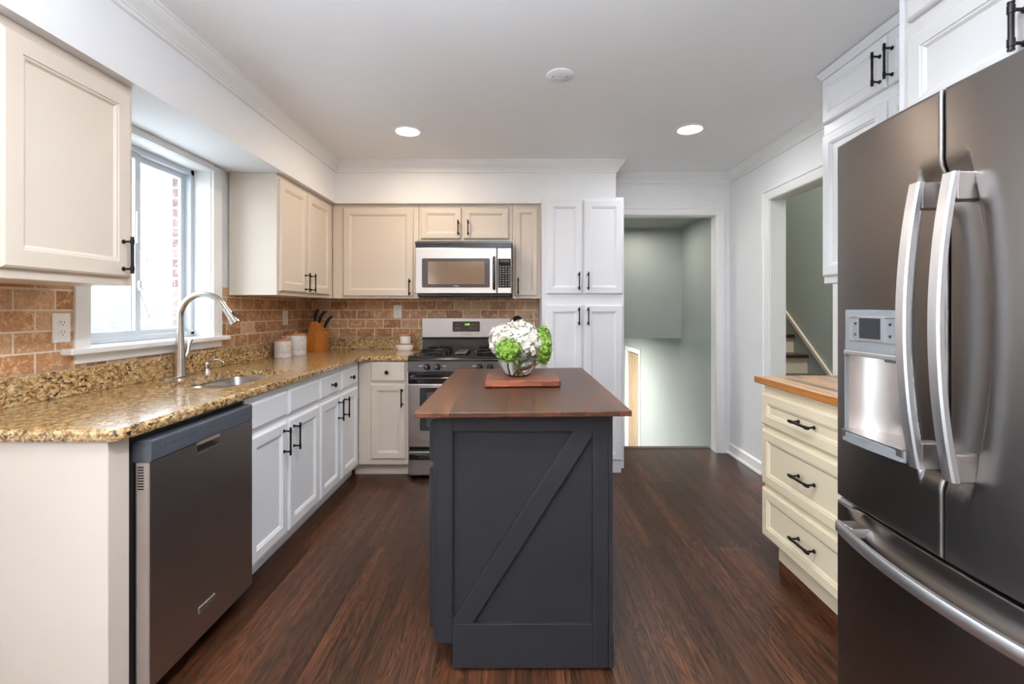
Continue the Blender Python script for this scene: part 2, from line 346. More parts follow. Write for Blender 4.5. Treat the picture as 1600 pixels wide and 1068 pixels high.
M['tile_y'] = tiles('tumbled travertine left', 'Y', cols=TC, mortar=srgb(224, 206, 186), uoff=.03)
M['tile_x'] = tiles('tumbled travertine back', 'X', cols=TC, mortar=srgb(232, 214, 188), uoff=.067)
M['brick'] = tiles('red outdoor brick', 'Y', .2, .067, 0, [(0, srgb(112, 78, 68)), (.5, srgb(126, 92, 80)), (.8, srgb(138, 110, 100)), (1, srgb(150, 130, 122))], srgb(150, 146, 142), .01)
M['outlet'] = simple('white outlet plastic', srgb(240, 238, 234), .3, noise=.005)
M['ceramic'] = simple('white glazed ceramic', srgb(240, 238, 234), .15, noise=.01)
M['canister'] = simple('speckled grey white stoneware', srgb(206, 200, 196), .5, noise=.16, scale=55, bump=.3, bscale=120)
M['pane'] = thin_glass('window glass')
M['frost'] = simple('satin aluminium window frame', srgb(216, 222, 228), .35, noise=.01)
M['lamp'] = glow('lamp diffuser', (1, .93, .82, 1), 14)
M['lamp_c'] = glow('cool lamp diffuser', (1, .98, .95, 1), 14)
M['lawn'] = simple('spring lawn', srgb(76, 92, 62), .9, noise=.35, scale=2.5)
M['bark'] = simple('grey bark', srgb(150, 140, 132), .9, noise=.2, scale=20)
M['lcd'] = simple('lcd screen', srgb(46, 50, 54), .15, noise=.1, scale=30)
M['green_led'] = glow('green clock digits', (.25, 1, .1, 1), 1.6)
M['print'] = simple('pale printed marks', srgb(200, 200, 200), .5)
M['printd'] = simple('dark printed marks', srgb(40, 42, 46), .5)
def vase_glass():
    m, n, l, b = newmat('clear vase glass'); b.inputs['Transmission Weight'].default_value = 1; b.inputs['Roughness'].default_value = 0; b.inputs['IOR'].default_value = 1.45
    b.inputs['Base Color'].default_value = (.97, .99, .98, 1); return m
M['vase'] = vase_glass()
def water():
    m, n, l, b = newmat('clear water'); b.inputs['Transmission Weight'].default_value = 1; b.inputs['Roughness'].default_value = 0; b.inputs['IOR'].default_value = 1.33; return m
M['water'] = water()
def petal(name, c1, c2, c3, scale=60):
    m, n, l, b = newmat(name); t = n.new('ShaderNodeTexCoord'); q = n.new('ShaderNodeTexNoise'); q.inputs['Scale'].default_value = scale; l.new(t.outputs['Object'], q.inputs['Vector'])
    r = ramp(n, [(.3, c1), (.5, c2), (.7, c3)]); l.new(q.outputs['Fac'], r.inputs[0]); l.new(r.outputs[0], b.inputs['Base Color']); b.inputs['Roughness'].default_value = .6
    b.inputs['Subsurface Weight'].default_value = .15; b.inputs['Subsurface Radius'].default_value = (.01, .01, .006); return m
M['petal_w'] = petal('white petals', srgb(208, 196, 166), srgb(230, 226, 214), srgb(240, 238, 232))
M['petal_g'] = petal('lime green petals', srgb(74, 112, 26), srgb(128, 168, 52), srgb(184, 206, 110))
M['stem'] = simple('green stem', srgb(104, 150, 52), .5, noise=.15, scale=40)

# ------------------------------------------------------------------ key dimensions
XL, XR, YB, H = -1.81, 1.898, 4.15, 2.467     # left wall, right wall, back wall, ceiling
REAR = -3.1
# ------------------------------------------------------------------ room shell
f = B(XL - .15, XR + .11, REAR, YB, -.1, 0).box(.90, 1.78, YB, 4.29, -.1, 0).box(XR + .11, 3.1, 1.5, 4.25, -.1, 0)
struct('floor', f, M['floor'])
struct('trim_8', B(.90, 1.78, 4.255, 4.335, -.03, .004), M['thresh'], bevel=.004)
c = B(XL - .15, XR + .11, REAR - .1, YB + .1, H, H + .12)
struct('ceiling', c, M['ceil'])
def wall_left():
    x0, x1 = XL - .15, XL
    w = B(x0, x1, .15, 1.985, 0, H).box(x0, x1, 2.794, YB + .1, 0, H).box(x0, x1, 1.985, 2.794, 0, 1.09).box(x0, x1, 1.985, 2.794, 2.09, H)
    w.box(x0, x1, REAR - .1, -2.85, 0, H).box(x0, x1, -2.85, .15, 2.12, H)
    struct('wall_left', w, M['wall'])
wall_left()
struct('wall_rear', B(XL, XR, REAR - .1, REAR, 0, H), simple('tan bounce wall paint', srgb(196, 166, 142), .6, noise=.01))  # unseen wall, its tan put in to bounce warm light forward
struct('wall_back', B(XL, .90, YB, YB + .1, 0, H).box(.90, 1.78, YB, YB + .1, 2.098, H).box(1.78, XR + .11, YB, YB + .1, 0, H), M['wall'])
struct('wall_right', B(XR, XR + .11, REAR - .1, 2.79, 0, H).box(XR, XR + .11, 2.79, 3.49, 2.08, H).box(XR, XR + .11, 3.49, YB, 0, H), M['wall'])
# soffits
SX, SY = -1.455, 3.814
struct('wall_soffit_left', B(XL, SX, 1.30, YB, 2.127, H), M['wall'])
struct('wall_soffit_back', B(SX, .821, SY, YB, 2.127, H), M['wall'])

def sweep(path, prof, name, mat, closed_ends=True):
    """mitred moulding along a horizontal path; prof: (out, z)"""
    pts = [Vector((p[0], p[1])) for p in path]; ls = []
    for i, p in enumerate(pts):
        ns = []
        for a, b_ in ((i - 1, i), (i, i + 1)):
            if a >= 0 and b_ < len(pts):
                d = (pts[b_] - pts[a]).normalized(); ns.append(Vector((d.y, -d.x)))
        n = ns[0] if len(ns) == 1 else (ns[0] + ns[1]) / (1 + ns[0].dot(ns[1]))
        ls.append([(p.x + n.x * o, p.y + n.y * o, z) for o, z in prof])
    mb = MB().loops(ls); return struct(name, mb, mat)
def crown_prof(top, k=1.0):
    q = [(0, 0), (.064, 0), (.064, -.010), (.058, -.014), (.055, -.024), (.046, -.038), (.034, -.050), (.024, -.060), (.018, -.066), (.018, -.073), (.012, -.077), (.012, -.088), (.006, -.093), (0, -.093)]
    return [(a * k, top + b * k) for a, b in q]
sweep([(SX - .3, 1.30), (SX, 1.30), (SX, SY), (.821, SY), (.821, YB), (XR, YB), (XR, 2.39)], crown_prof(H), 'trim_1', M['trimw'])
# back doorway casing + jamb lining
def casing(name, axis, plane, a0, a1, ztop, w, th, depth, z0=0):
    """mitred cased opening, proud of the wall plane toward the kitchen, with its jamb lining"""
    prof = [(0, 0), (0, th * .55), (w * .12, th * .8), (w * .5, th * .95), (w * .72, th), (w * .76, th * 1.45), (w * .96, th * 1.5), (w, th * 1.2), (w, 0)]
    def P(a, t, z): return (a, plane - t, z) if axis == 'y' else (plane - t, a, z)
    ls = [[P(a0 - o, t, z0) for o, t in prof], [P(a0 - o, t, ztop + o) for o, t in prof], [P(a1 + o, t, ztop + o) for o, t in prof], [P(a1 + o, t, z0) for o, t in prof]]
    mb = MB().loops(ls)
    def bx(p0, p1, q0, q1, z0_, z1_):
        if axis == 'y': mb.box(p0, p1, q0, q1, z0_, z1_)
        else: mb.box(q0, q1, p0, p1, z0_, z1_)
    bx(a0 - .012, a0 + .004, plane + .001, plane + depth, z0, ztop - .004); bx(a1 - .004, a1 + .012, plane + .001, plane + depth, z0, ztop - .004); bx(a0 - .012, a1 + .012, plane + .001, plane + depth, ztop - .004, ztop + .012)
    return struct(name, mb, M['trimw'])
casing('trim_2', 'y', YB, .90, 1.78, 2.098, .070, .016, .10)
casing('trim_3', 'x', XR, 2.79, 3.49, 2.08, .082, .016, .115)
# baseboards
def bprof(h=.095): return [(0, 0), (.016, 0), (.030, .002), (.028, .014), (.018, .020), (.015, .022), (.015, h - .012), (.009, h - .004), (.006, h), (0, h)]
sweep([(1.853, YB), (XR, YB), (XR, 3.575)], bprof(), 'baseboard_right', M['trimw'])
# corner bead right of the doorway

# ---- tiled backsplash
struct('wall_tile_left', B(XL, XL + .008, 1.30, 1.915, 1.0, 1.40).box(XL, XL + .008, 1.915, 2.875, 1.0, 1.045).box(XL, XL + .008, 2.875, YB, 1.0, 1.40), M['tile_y'])
struct('wall_tile_back', B(XL + .008, .205, YB - .008, YB, .93, 1.80), M['tile_x'])

# ------------------------------------------------------------------ window on the left wall
wr = bpy.data.objects.new('window_1', None); COL.objects.link(wr); wr.location = (XL, 2.39, 1.1); wr['kind'] = 'structure'
def wpart(name, mb, mat, bevel=.002, parent=wr): return struct(name, mb, mat, parent, bevel)
wpart('window_casing', B(XL, XL + .018, 1.915, 1.985, 1.10, 2.12).box(XL, XL + .018, 2.794, 2.875, 1.10, 2.12).box(XL, XL + .018, 1.985, 2.794, 2.088, 2.126), M['trimw'])
wpart('window_jamb', B(XL - .10, XL + .002, 1.978, 1.987, 1.10, 2.09).box(XL - .10, XL + .002, 2.790, 2.800, 1.10, 2.09).box(XL - .10, XL + .002, 1.985, 2.794, 2.086, 2.096), M['trimw'])
wpart('window_stool', B(XL - .10, XL + .055, 1.86, 2.90, 1.080, 1.105), M['trimw'], .005)
wpart('window_apron', B(XL, XL + .018, 1.915, 2.87, 1.038, 1.080), M['trimw'], .003)
# aluminium slider: outer frame, fixed sash (far), sliding sash (near)
xf = XL - .10
wpart('window_frame', B(xf - .06, xf, 1.985, 2.02, 1.105, 2.088).box(xf - .06, xf, 2.765, 2.794, 1.105, 2.088).box(xf - .06, xf, 1.985, 2.794, 1.105, 1.135).box(xf - .06, xf, 1.985, 2.794, 2.056, 2.088).box(xf + .0, xf + .006, 1.99, 2.79, 1.108, 1.118), M['frost'])
def sash(y0, y1, xo, nm):
    m_ = B(xo - .018, xo, y0, y0 + .034, 1.13, 2.06).box(xo - .018, xo, y1 - .034, y1, 1.13, 2.06).box(xo - .018, xo, y0 + .034, y1 - .034, 1.13, 1.158).box(xo - .018, xo, y0 + .034, y1 - .034, 2.028, 2.06)
    s_ = wpart('window_sash', m_, M['frost'])
    struct('pane', B(xo - .010, xo - .008, y0 + .03, y1 - .03, 1.15, 2.035), M['pane'], s_)
    return s_
sn = sash(2.02, 2.41, xf - .012, 'near'); sash(2.375, 2.768, xf - .036, 'far')
lt = B(xf - .014, xf + .004, 2.385, 2.40, 1.37, 1.41).box(xf - .012, xf + .012, 2.388, 2.397, 1.36, 1.375).box(xf - .012, xf - .002, 2.378, 2.386, 1.60, 1.76)
wpart('window_latch', lt, M['frost'], .002, sn)

# unseen patio door behind the photographer, added to let daylight in
def glazing(name, axis, pl, a0, a1, z0, z1, n):
    r_ = bpy.data.objects.new(name, None); COL.objects.link(r_); r_.location = (0, 0, 0); r_['kind'] = 'structure'
    mb = MB()
    def bx(p0, p1, q0, q1, w0, w1):
        if axis == 'x': mb.box(q0, q1, p0, p1, w0, w1)
        else: mb.box(p0, p1, q0, q1, w0, w1)
    bx(a0, a1, pl - .05, pl, z0, z0 + .07); bx(a0, a1, pl - .05, pl, z1 - .07, z1)
    for i in range(n + 1):
        a = a0 + (a1 - a0 - .07) * i / n; bx(a, a + .07, pl - .05, pl, z0, z1)
    struct('window_frame', mb, M['trimw'], r_)
    g = MB()
    if axis == 'x': g.box(pl - .03, pl - .026, a0, a1, z0, z1)
    else: g.box(a0, a1, pl - .03, pl - .026, z0, z1)
    struct('pane', g, M['pane'], r_)
glazing('door_2', 'x', XL - .04, -2.85, .15, .0, 2.12, 3)

# ------------------------------------------------------------------ outside the window
def lawn():
    mb = MB(); nx, ny = 30, 40; vs = []; fs = []
    for i in range(nx + 1):
        for j in range(ny + 1):
            x = XL - .17 - 40 * (i / nx) ** 1.5; y = -14 + 60 * j / ny; d = -(x - XL)
            z = -.45 + max(0, d - 4) * .115 + .12 * math.sin(x * .7 + y * .4)
            vs.append((x, y, z))
    for i in range(nx):
        for j in range(ny):
            a = i * (ny + 1) + j; fs.append((a, a + 1, a + ny + 2, a + ny + 1))
    return mb.add(vs, fs, True)
struct('ground_lawn', lawn(), M['lawn'])
struct('ground_bounce_patio', B(-7.5, XL - .17, -6, 12, -.6, -.40), simple('pale light-bounce paving', srgb(206, 204, 198), .85, noise=.05))  # unseen paving added to bounce light up to the soffit
struct('ground_terrace', B(-4, 3.3, -14, REAR - .12, -.5, -.12), simple('pale concrete', srgb(196, 190, 182), .85, noise=.05))
struct('wall_outside_brick', B(-2.285, XL - .16, 3.13, 3.36, -.45, 2.34), M['brick'])
struct('ceiling_porch', B(-2.75, XL - .16, 1.0, 6.0, 2.34, 2.44), M['trimw'])
def tree(x, y, z, h, seed, label):
    rnd = random.Random(seed); mb = MB()
    def br(p, d, L, r, lev):
        pts = [p]; q = Vector(p); dd = Vector(d)
        for k in range(4):
            dd = (dd + Vector((rnd.uniform(-.18, .18), rnd.uniform(-.18, .18), rnd.uniform(-.02, .12)))).normalized(); q = q + dd * L / 4; pts.append(tuple(q))
        mb.tube(pts, [r * (1 - .18 * k) for k in range(5)], 6 if lev else 8)
        if lev < 3:
            for k in range(4 if lev else 6):
                i = rnd.randint(1, 4); a = rnd.uniform(0, 2 * PI)
                nd = (dd + Vector((math.cos(a), math.sin(a), rnd.uniform(.0, .5))) * .9).normalized(); br(pts[i], nd, L * .62, r * .45, lev + 1)
    br((x, y, z), (0, 0, 1), h * .5, h * .022, 0)
    return tag(mb.build('tree', M['bark']), label, 'tree')
tree(-7.75, 10.1, -.3, 5.5, 3, 'bare leafless tree on the lawn outside the kitchen window')

# ------------------------------------------------------------------ stair hall seen through the right opening
struct('wall_hall_right', B(3.1, 3.2, 1.4, 9, -.1, 4.8), M['sage'])
struct('wall_hall_near', B(XR + .11, 3.1, 1.4, 1.5, -.1, 4.8), M['sage'])
struct('wall_hall_far', B(2.05, 3.1, 7.75, 7.85, 0, 4.8), M['sage'])
struct('wall_hall_left', B(1.9, 2.01, 1.4, 4.25, H + .12, 4.8), M['sage'])
struct('ceiling_hall', B(1.9, 3.2, 1.4, 9, 4.8, 4.9), M['ceil'])
st = thing('staircase', (2.6, 4.2, 0), 'staircase with dark treads and cream risers rising beyond the right opening', 'staircase')
for k in range(1, 12):
    y = 4.96 + (k - 4) * .25; z = .1975 * k
    B(2.05, 3.095, y, y + .25, z - .1975 - (.1 if k > 1 else 0), z - .032).build('riser', M['cream'], st)
    B(2.05, 3.09, y - .028, y + .25, z - .032, z).build('tread', M['tread'], st, bevel=.008, seg=3)
sk = MB(); a0 = Vector((3.082, 4.0, .117)); sl_ = .1975 / .25
sk.loops([[(x, 3.93, z) for x, z in ((3.078, .06), (3.1, .06), (3.1, .105), (3.078, .105))], [(x, 7.2, z + 3.27 * sl_ * 1.02) for x, z in ((3.078, .06), (3.1, .06), (3.1, .105), (3.078, .105))]])
sk.build('skirt_trim', M['cream'], st)

# ------------------------------------------------------------------ stairwell down, beyond the back doorway
wl = B(1.78, 2.045, YB + .1, 6.71, -1.5, 4.8).box(1.78, 2.045, 7.45, 9, -1.5, 4.8).box(1.78, 2.045, 6.71, 7.45, .63, 4.8)
struct('wall_stairwell_right', wl, M['sage'])
wl = MB()
wl.box(.75, .85, YB + .1, 5.01, -1.5, 2.3).box(-1.6, 1.78, 9, 9.1, -1.5, 1).box(-1.6, .75, YB + .1, YB + .2, -1.5, 1).box(-1.6, -1.5, YB + .2, 9, .62, 1).box(-1.6, -1.5, YB + .2, 9, -1.5, -.2)
wl.box(-1.6, -1.5, YB + .2, 5.6, -.2, .62).box(-1.6, -1.5, 8.4, 9, -.2, .62)
struct('wall_stairwell', wl, M['sage'])
struct('wall_bulkhead', B(.85, 1.78, 5.01, 9, .959, 2.3).box(-1.6, .85, YB + .2, 9, .959, 1.06), M['sage'])
struct('ceiling_stairwell', B(.85, 1.78, YB + .1, 5.01, 2.13, 2.3), M['sage'])
struct('floor_lower', B(-1.6, 2.05, YB, 9.1, -1.6, -1.45), M['floor'])
struct('wall_riser_down', B(.85, 1.78, YB + .1, 4.29, -1.45, -.1), M['trimw'])
area('sky_portal', (-1.49, 7.0, .2), 2.6, 0, rot=(0, R(-90), 0), sy=.8, portal=True)
dr = bpy.data.objects.new('door_1', None); COL.objects.link(dr); dr.location = (1.78, 7.08, -1.45); dr['kind'] = 'structure'
struct('door_casing', B(1.765, 1.785, 6.64, 6.71, -1.45, .69).box(1.765, 1.785, 7.45, 7.52, -1.45, .69).box(1.765, 1.785, 6.71, 7.45, .63, .69), M['trimw'], dr, .003)
struct('door_jamb', B(1.78, 2.05, 6.705, 6.72, -1.45, .63).box(1.78, 2.05, 7.44, 7.455, -1.45, .63).box(1.78, 2.05, 6.71, 7.45, .62, .64), M['trimw'], dr)
struct('door_leaf', B(1.80, 1.84, 6.775, 7.43, -1.44, .60), M['tan'], dr, .002)
struct('door_backing', B(1.9, 1.93, 6.72, 7.44, -1.45, .62), M['gap'], dr)
struct('door_hinge', B(1.785, 1.80, 6.735, 6.79, .40, .50), M['nickel'], dr)

# ------------------------------------------------------------------ cabinet pieces
NX, NY, NL = (1, 0, 0), (0, -1, 0), (-1, 0, 0)
def face_origin(N, plane, a0, a1, z0):
    if N == NX: return (plane, a0, z0)
    if N == NY: return (a0, plane, z0)
    return (plane, a1, z0)
T = .019
def panel_prof(rail=.052, t=T):
    return [(0, 0), (0, t * .55), (.003, t * .8), (.009, t), (rail, t), (rail + .002, t - .003), (rail + .008, t - .004), (rail + .015, t - .010), (rail + .017, t - .0105)]
def slab_prof(t=T): return [(0, 0), (0, t * .5), (.003, t * .72), (.012, t), (.014, t)]
def front(name, N, plane, a0, a1, z0, z1, mat, parent, rail=.052, flat=False):
    mb = MB().frame(face_origin(N, plane, a0, a1, z0), N)
    mb.rects(a1 - a0, z1 - z0, slab_prof() if flat else panel_prof(rail))
    return mb.build(name, mat, parent)
def pull(N, plane, a, z, L=.125, vertical=True, parent=None, r=.0048, out=.034):
    """bar pull with two collared posts; (a, z) its middle"""
    O = face_origin(N, plane, a, a, z); mb = MB().frame(O, N); h = L / 2; c = h - .016
    if vertical:
        mb.tube([(0, -h, out), (0, h, out)], r, 10)
        for s_ in (-1, 1):
            mb.tube([(0, s_ * c, 0), (0, s_ * c, .003), (0, s_ * c, .006), (0, s_ * c, out)], [.0085, .0085, .0042, .0042], 10)
            mb.tube([(0, s_ * c - .009, out), (0, s_ * c + .009, out)], r * 1.28, 10)
            mb.tube([(0, s_ * h - .002, out), (0, s_ * h + .002, out)], r * 1.2, 10)
    else:
        mb.tube([(-h, 0, out), (h, 0, out)], r, 10)
        for s_ in (-1, 1):
            mb.tube([(s_ * c, 0, 0), (s_ * c, 0, .003), (s_ * c, 0, .006), (s_ * c, 0, out)], [.0085, .0085, .0042, .0042], 10)
            mb.tube([(s_ * c - .009, 0, out), (s_ * c + .009, 0, out)], r * 1.28, 10)
    return mb.build('handle', M['black'], parent)
def knob(N, plane, a, z, parent):
    O = face_origin(N, plane, a, a, z)
    mb = MB().frame(O, N).lathe([(.008, 0), (.007, .004), (.005, .008), (.005, .016), (.012, .020), (.0155, .025), (.015, .030), (.010, .033), (.003, .034)], n=16)
    return mb.build('knob', M['black'], parent)
def carcass(mb_or, mat, parent, name='cabinet_body', bevel=.002): return mb_or.build(name, mat, parent, bevel=bevel)

FX = -1.182           # face frame plane of the left run
# end panel of the left run
ep = MB().box(XL + .02, FX, 1.363, 1.438, .0, .878)
o = ep.build('cabinet_end_panel', M['cream'], bevel=.002)
tag(o, 'plain cream end panel closing the cabinet run left of the dishwasher', 'cabinet panel')

# sink base
cab = thing('sink_base_cabinet', (-1.5, 2.43, 0), 'white sink base cabinet right beside the dishwasher, two false drawer fronts', 'cabinet')
carcass(B(XL + .01, FX, 2.050, 2.812, .095, .70), M['white_lit'], cab)
B(FX - .02, FX, 2.050, 2.812, .70, .878).build('top_rail', M['white_lit'], cab)
B(XL + .05, FX - .07, 2.050, 2.812, 0, .095).build('toe_kick', M['white_lit'], cab)
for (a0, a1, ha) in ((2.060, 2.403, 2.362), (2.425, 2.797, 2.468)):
    front('false_drawer_front', NX, FX, a0, a1, .722, .850, M['white_lit'], cab, flat=True)
    d = front('door', NX, FX, a0, a1, .122, .694, M['white_lit'], cab); pull(NX, FX + T, ha, .60, .135, True, d)
cab = thing('base_cabinet', (-1.5, 3.15, 0), 'white base cabinet in the left run next to the corner, two round-knob drawers', 'cabinet')
carcass(B(XL + .01, FX, 2.814, 3.535, .095, .876), M['white_lit'], cab)
B(XL + .05, FX - .07, 2.814, 3.60, 0, .095).build('toe_kick', M['white_lit'], cab)
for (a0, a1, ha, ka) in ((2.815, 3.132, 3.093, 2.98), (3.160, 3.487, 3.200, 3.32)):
    d = front('drawer', NX, FX, a0, a1, .722, .850, M['white_lit'], cab, flat=True); knob(NX, FX + T, ka, .786, d)
    d = front('door', NX, FX, a0, a1, .122, .694, M['white_lit'], cab); pull(NX, FX + T, ha, .60, .135, True, d)
# back base, between corner and range
FY = 3.541
cab = thing('base_cabinet', (-.98, 3.85, 0), 'narrow cream base cabinet with one knob drawer left of the range', 'cabinet')
carcass(B(FX + .001, -.800, FY, YB - .01, .095, .876), M['cream'], cab)
B(FX - .05, -.800, FY + .07, YB - .05, 0, .095).build('toe_kick', M['cream'], cab)
d = front('drawer', NY, FY, -1.085, -.822, .722, .872, M['cream'], cab, flat=True); knob(NY, FY - T, -.957, .795, d)
d = front('door', NY, FY, -1.085, -.822, .140, .706, M['cream'], cab, rail=.048); pull(NY, FY - T, -.846, .605, .135, True, d)
# right of range
cab = thing('base_cabinet', (.09, 3.85, 0), 'slim cream base cabinet between the range and the pantry', 'cabinet')
carcass(B(-.032, .205, FY, YB - .01, .095, .876), M['cream'], cab)
B(-.032, .205, FY + .07, YB - .05, 0, .095).build('toe_kick', M['cream'], cab)
d = front('drawer', NY, FY, -.015, .190, .722, .872, M['cream'], cab, flat=True); knob(NY, FY - T, .088, .795, d)
d = front('door', NY, FY, -.015, .190, .140, .706, M['cream'], cab, rail=.048); pull(NY, FY - T, .01, .605, .135, True, d)

# ---- granite worktop with sink cut-out
CT = .916; CB = .878
SK = (-1.62, -1.27, 2.075, 2.705)   # sink opening x0,x1,y0,y1
def rounded_rect(x0, x1, y0, y1, r, n=5):
    p = []
    for cx_, cy_, a in ((x1 - r, y1 - r, 0), (x0 + r, y1 - r, 90), (x0 + r, y0 + r, 180), (x1 - r, y0 + r, 270)):
        for k in range(n + 1):
            t_ = R(a + 90 * k / n); p.append((cx_ + r * math.cos(t_), cy_ + r * math.sin(t_)))
    return p
def slab_with_hole(outer, hole, z0, z1, e=.011):
    bm = bmesh.new()
    def ring(pts, z): return [bm.verts.new((x, y, z)) for x, y in pts]
    def inset(pts, d):
        q = []; n = len(pts)
        for i in range(n):
            a, b_, c_ = Vector(pts[i - 1]), Vector(pts[i]), Vector(pts[(i + 1) % n]); d1 = (b_ - a).normalized(); d2 = (c_ - b_).normalized()
            n1 = Vector((-d1.y, d1.x)); n2 = Vector((-d2.y, d2.x)); m_ = (n1 + n2) / (1 + n1.dot(n2)); q.append(tuple(b_ + m_ * d))
        return q
    prof = [(e, z0), (e * .3, z0 + e * .3), (0, z0 + e), (0, z1 - e), (e * .3, z1 - e * .3), (e, z1)]
    R1 = [ring(inset(outer, d), z) for d, z in prof]
    for a, b_ in zip(R1, R1[1:]):
        for i in range(len(a)): bm.faces.new((a[i], a[(i + 1) % len(a)], b_[(i + 1) % len(a)], b_[i]))
    tops = [R1[-1]]; bots = [R1[0]]
    if hole:
        h0, h1 = ring(hole, z0), ring(hole, z1)
        for i in range(len(h0)): bm.faces.new((h0[i], h1[i], h1[(i + 1) % len(h0)], h0[(i + 1) % len(h0)]))
        tops.append(h1); bots.append(h0)
    for sets in (tops, bots):
        es = []
        for r_ in sets:
            for i in range(len(r_)):
                e_ = bm.edges.get((r_[i], r_[(i + 1) % len(r_)])) or bm.edges.new((r_[i], r_[(i + 1) % len(r_)])); es.append(e_)
        bmesh.ops.triangle_fill(bm, edges=es, use_beauty=True)
    mb = MB(); bm.verts.index_update()
    mb.add([tuple(v.co) for v in bm.verts], [tuple(v.index for v in f_.verts) for f_ in bm.faces]); bm.free(); return mb
ct = thing('granite_countertop', (-1.5, 2.6, CB), 'polished gold and brown granite countertop, L-shaped, around the sink', 'countertop')
outer = [(XL + .001, 1.347), (-1.165, 1.347), (-1.142, 1.370), (-1.142, 3.43), (-1.125, 3.478), (-1.08, 3.505), (-.798, 3.505), (-.798, YB - .009), (XL + .001, YB - .009)]
slab_with_hole(outer, rounded_rect(*SK, .05), CB, CT).build('slab', M['granite'], ct)
B(XL + .009, XL + .028, 1.35, YB - .03, CT, 1.022).build('upstand', M['granite'], ct, bevel=.003)
B(XL + .029, -.80, YB - .028, YB - .009, CT, 1.022).build('upstand', M['granite'], ct, bevel=.003)
ct = thing('granite_countertop', (.09, 3.8, CB), 'short piece of gold granite countertop between the range and the pantry', 'countertop')
slab_with_hole([(-.034, 3.505), (.208, 3.505), (.208, YB - .009), (-.034, YB - .009)], None, CB, CT).build('slab', M['granite'], ct)
B(-.034, .205, YB - .028, YB - .009, CT, 1.022).build('upstand', M['granite'], ct, bevel=.003)

# ---- sink
sk = thing('sink', (-1.44, 2.39, .70), 'stainless steel double bowl sink set under the granite', 'sink')
def bowl(x0, x1, y0, y1, ztop, zbot):
    mb = MB(); ls = []
    for ins, z, r in ((-.012, ztop, .06), (0, ztop, .05), (.003, ztop - .01, .05), (.008, zbot + .05, .05), (.02, zbot + .012, .05), (.05, zbot, .04)):
        ls.append([(x, y, z) for x, y in rounded_rect(x0 + ins, x1 - ins, y0 + ins, y1 - ins, r)])
    mb.loops(ls, False, True, True); mb.lathe([(.038, 0), (.03, .002), (.02, .001)], ((x0 + x1) / 2, (y0 + y1) / 2, zbot + .001), n=16); return mb
bowl(SK[0] - .004, SK[1] + .004, SK[2] - .002, 2.378, CB - .001, .705).build('bowl', M['steel'], sk)
bowl(SK[0] - .004, SK[1] + .004, 2.402, SK[3] + .002, CB - .001, .705).build('bowl', M['steel'], sk)

# ---- faucet
fx, fy = -1.735, 2.43
fa = thing('faucet', (fx, fy, CT), 'tall brushed nickel gooseneck faucet with pull-down head behind the sink', 'faucet')
dp = MB(); dp.loops([[(x, y, CT) for x, y in rounded_rect(fx - .028, fx + .030, fy - .125, fy + .125, .028)], [(x, y, CT + .005) for x, y in rounded_rect(fx - .028, fx + .030, fy - .125, fy + .125, .028)], [(x, y, CT + .007) for x, y in rounded_rect(fx - .024, fx + .026, fy - .121, fy + .121, .024)]])
dp.build('deck_plate', M['nickel'], fa)
MB().lathe([(.030, .006), (.0295, .012), (.0275, .03), (.026, .08), (.0245, .13), (.021, .165), (.0185, .20), (.0175, .235)], (fx, fy, CT), n=24).build('faucet_body', M['nickel'], fa)
pts = [(fx, fy, CT + .235), (fx, fy, CT + .30)]
rr = .122; cx_ = fx + rr; cz = CT + .305
for k in range(0, 17):
    a = R(180 - k * 9.4); pts.append((cx_ + rr * math.cos(a), fy, cz + rr * math.sin(a)))
pe = Vector(pts[-1]); dd = (pe - Vector(pts[-2])).normalized()
pts.append(tuple(pe + dd * .02))
MB().tube(pts, .0155, 16).build('spout', M['nickel'], fa)
q = pe + dd * .02
MB().tube([q, q + dd * .006, q + dd * .012, q + dd * .05, q + dd * .088, q + dd * .092], [.0165, .0175, .0175, .021, .0255, .022], 18).build('spray_head', M['nickel'], fa)
bq = q + dd * .045 + Vector((.022, 0, .008))
MB().tube([bq - dd * .02, bq, bq + dd * .02], [.006, .008, .006], 10).build('spray_button', M['blackp'], fa)
MB().tube([(fx, fy + .02, CT + .09), (fx, fy + .038, CT + .092)], .019, 16).tube([(fx, fy + .034, CT + .094), (fx + .004, fy + .05, CT + .12), (fx + .006, fy + .058, CT + .165), (fx + .008, fy + .070, CT + .188)], [.013, .012, .010, .0115], 12).build('lever', M['nickel'], fa)
# ---- soap dispenser
sx_, sy_ = -1.69, 2.575
sd = thing('soap_dispenser', (sx_, sy_, CT), 'small brushed nickel soap dispenser right of the faucet', 'soap dispenser')
MB().lathe([(.024, 0), (.024, .004), (.017, .012), (.013, .022), (.015, .034), (.016, .038)], (sx_, sy_, CT), n=20).build('base', M['nickel'], sd)
MB().lathe([(.017, .038), (.018, .042), (.018, .054), (.014, .060)], (sx_, sy_, CT), n=20).tube([(sx_, sy_, CT + .052), (sx_ + .03, sy_, CT + .066), (sx_ + .06, sy_, CT + .072), (sx_ + .085, sy_, CT + .062), (sx_ + .09, sy_, CT + .056)], [.007, .0065, .006, .005, .005], 10).build('pump', M['nickel'], sd)

# ------------------------------------------------------------------ dishwasher
DX = -1.140
dw = thing('dishwasher', (-1.45, 1.75, 0), 'dark stainless dishwasher with pocket handle under the granite counter', 'dishwasher')
B(XL + .06, -1.195, 1.442, 2.048, .02, .872).build('tub_casing', M['gap'], dw)
B(-1.22, -1.188, 1.441, 2.049, .845, .876).build('top_seal', M['blackp'], dw)
db = MB(); y0, y1 = 1.465, 2.035
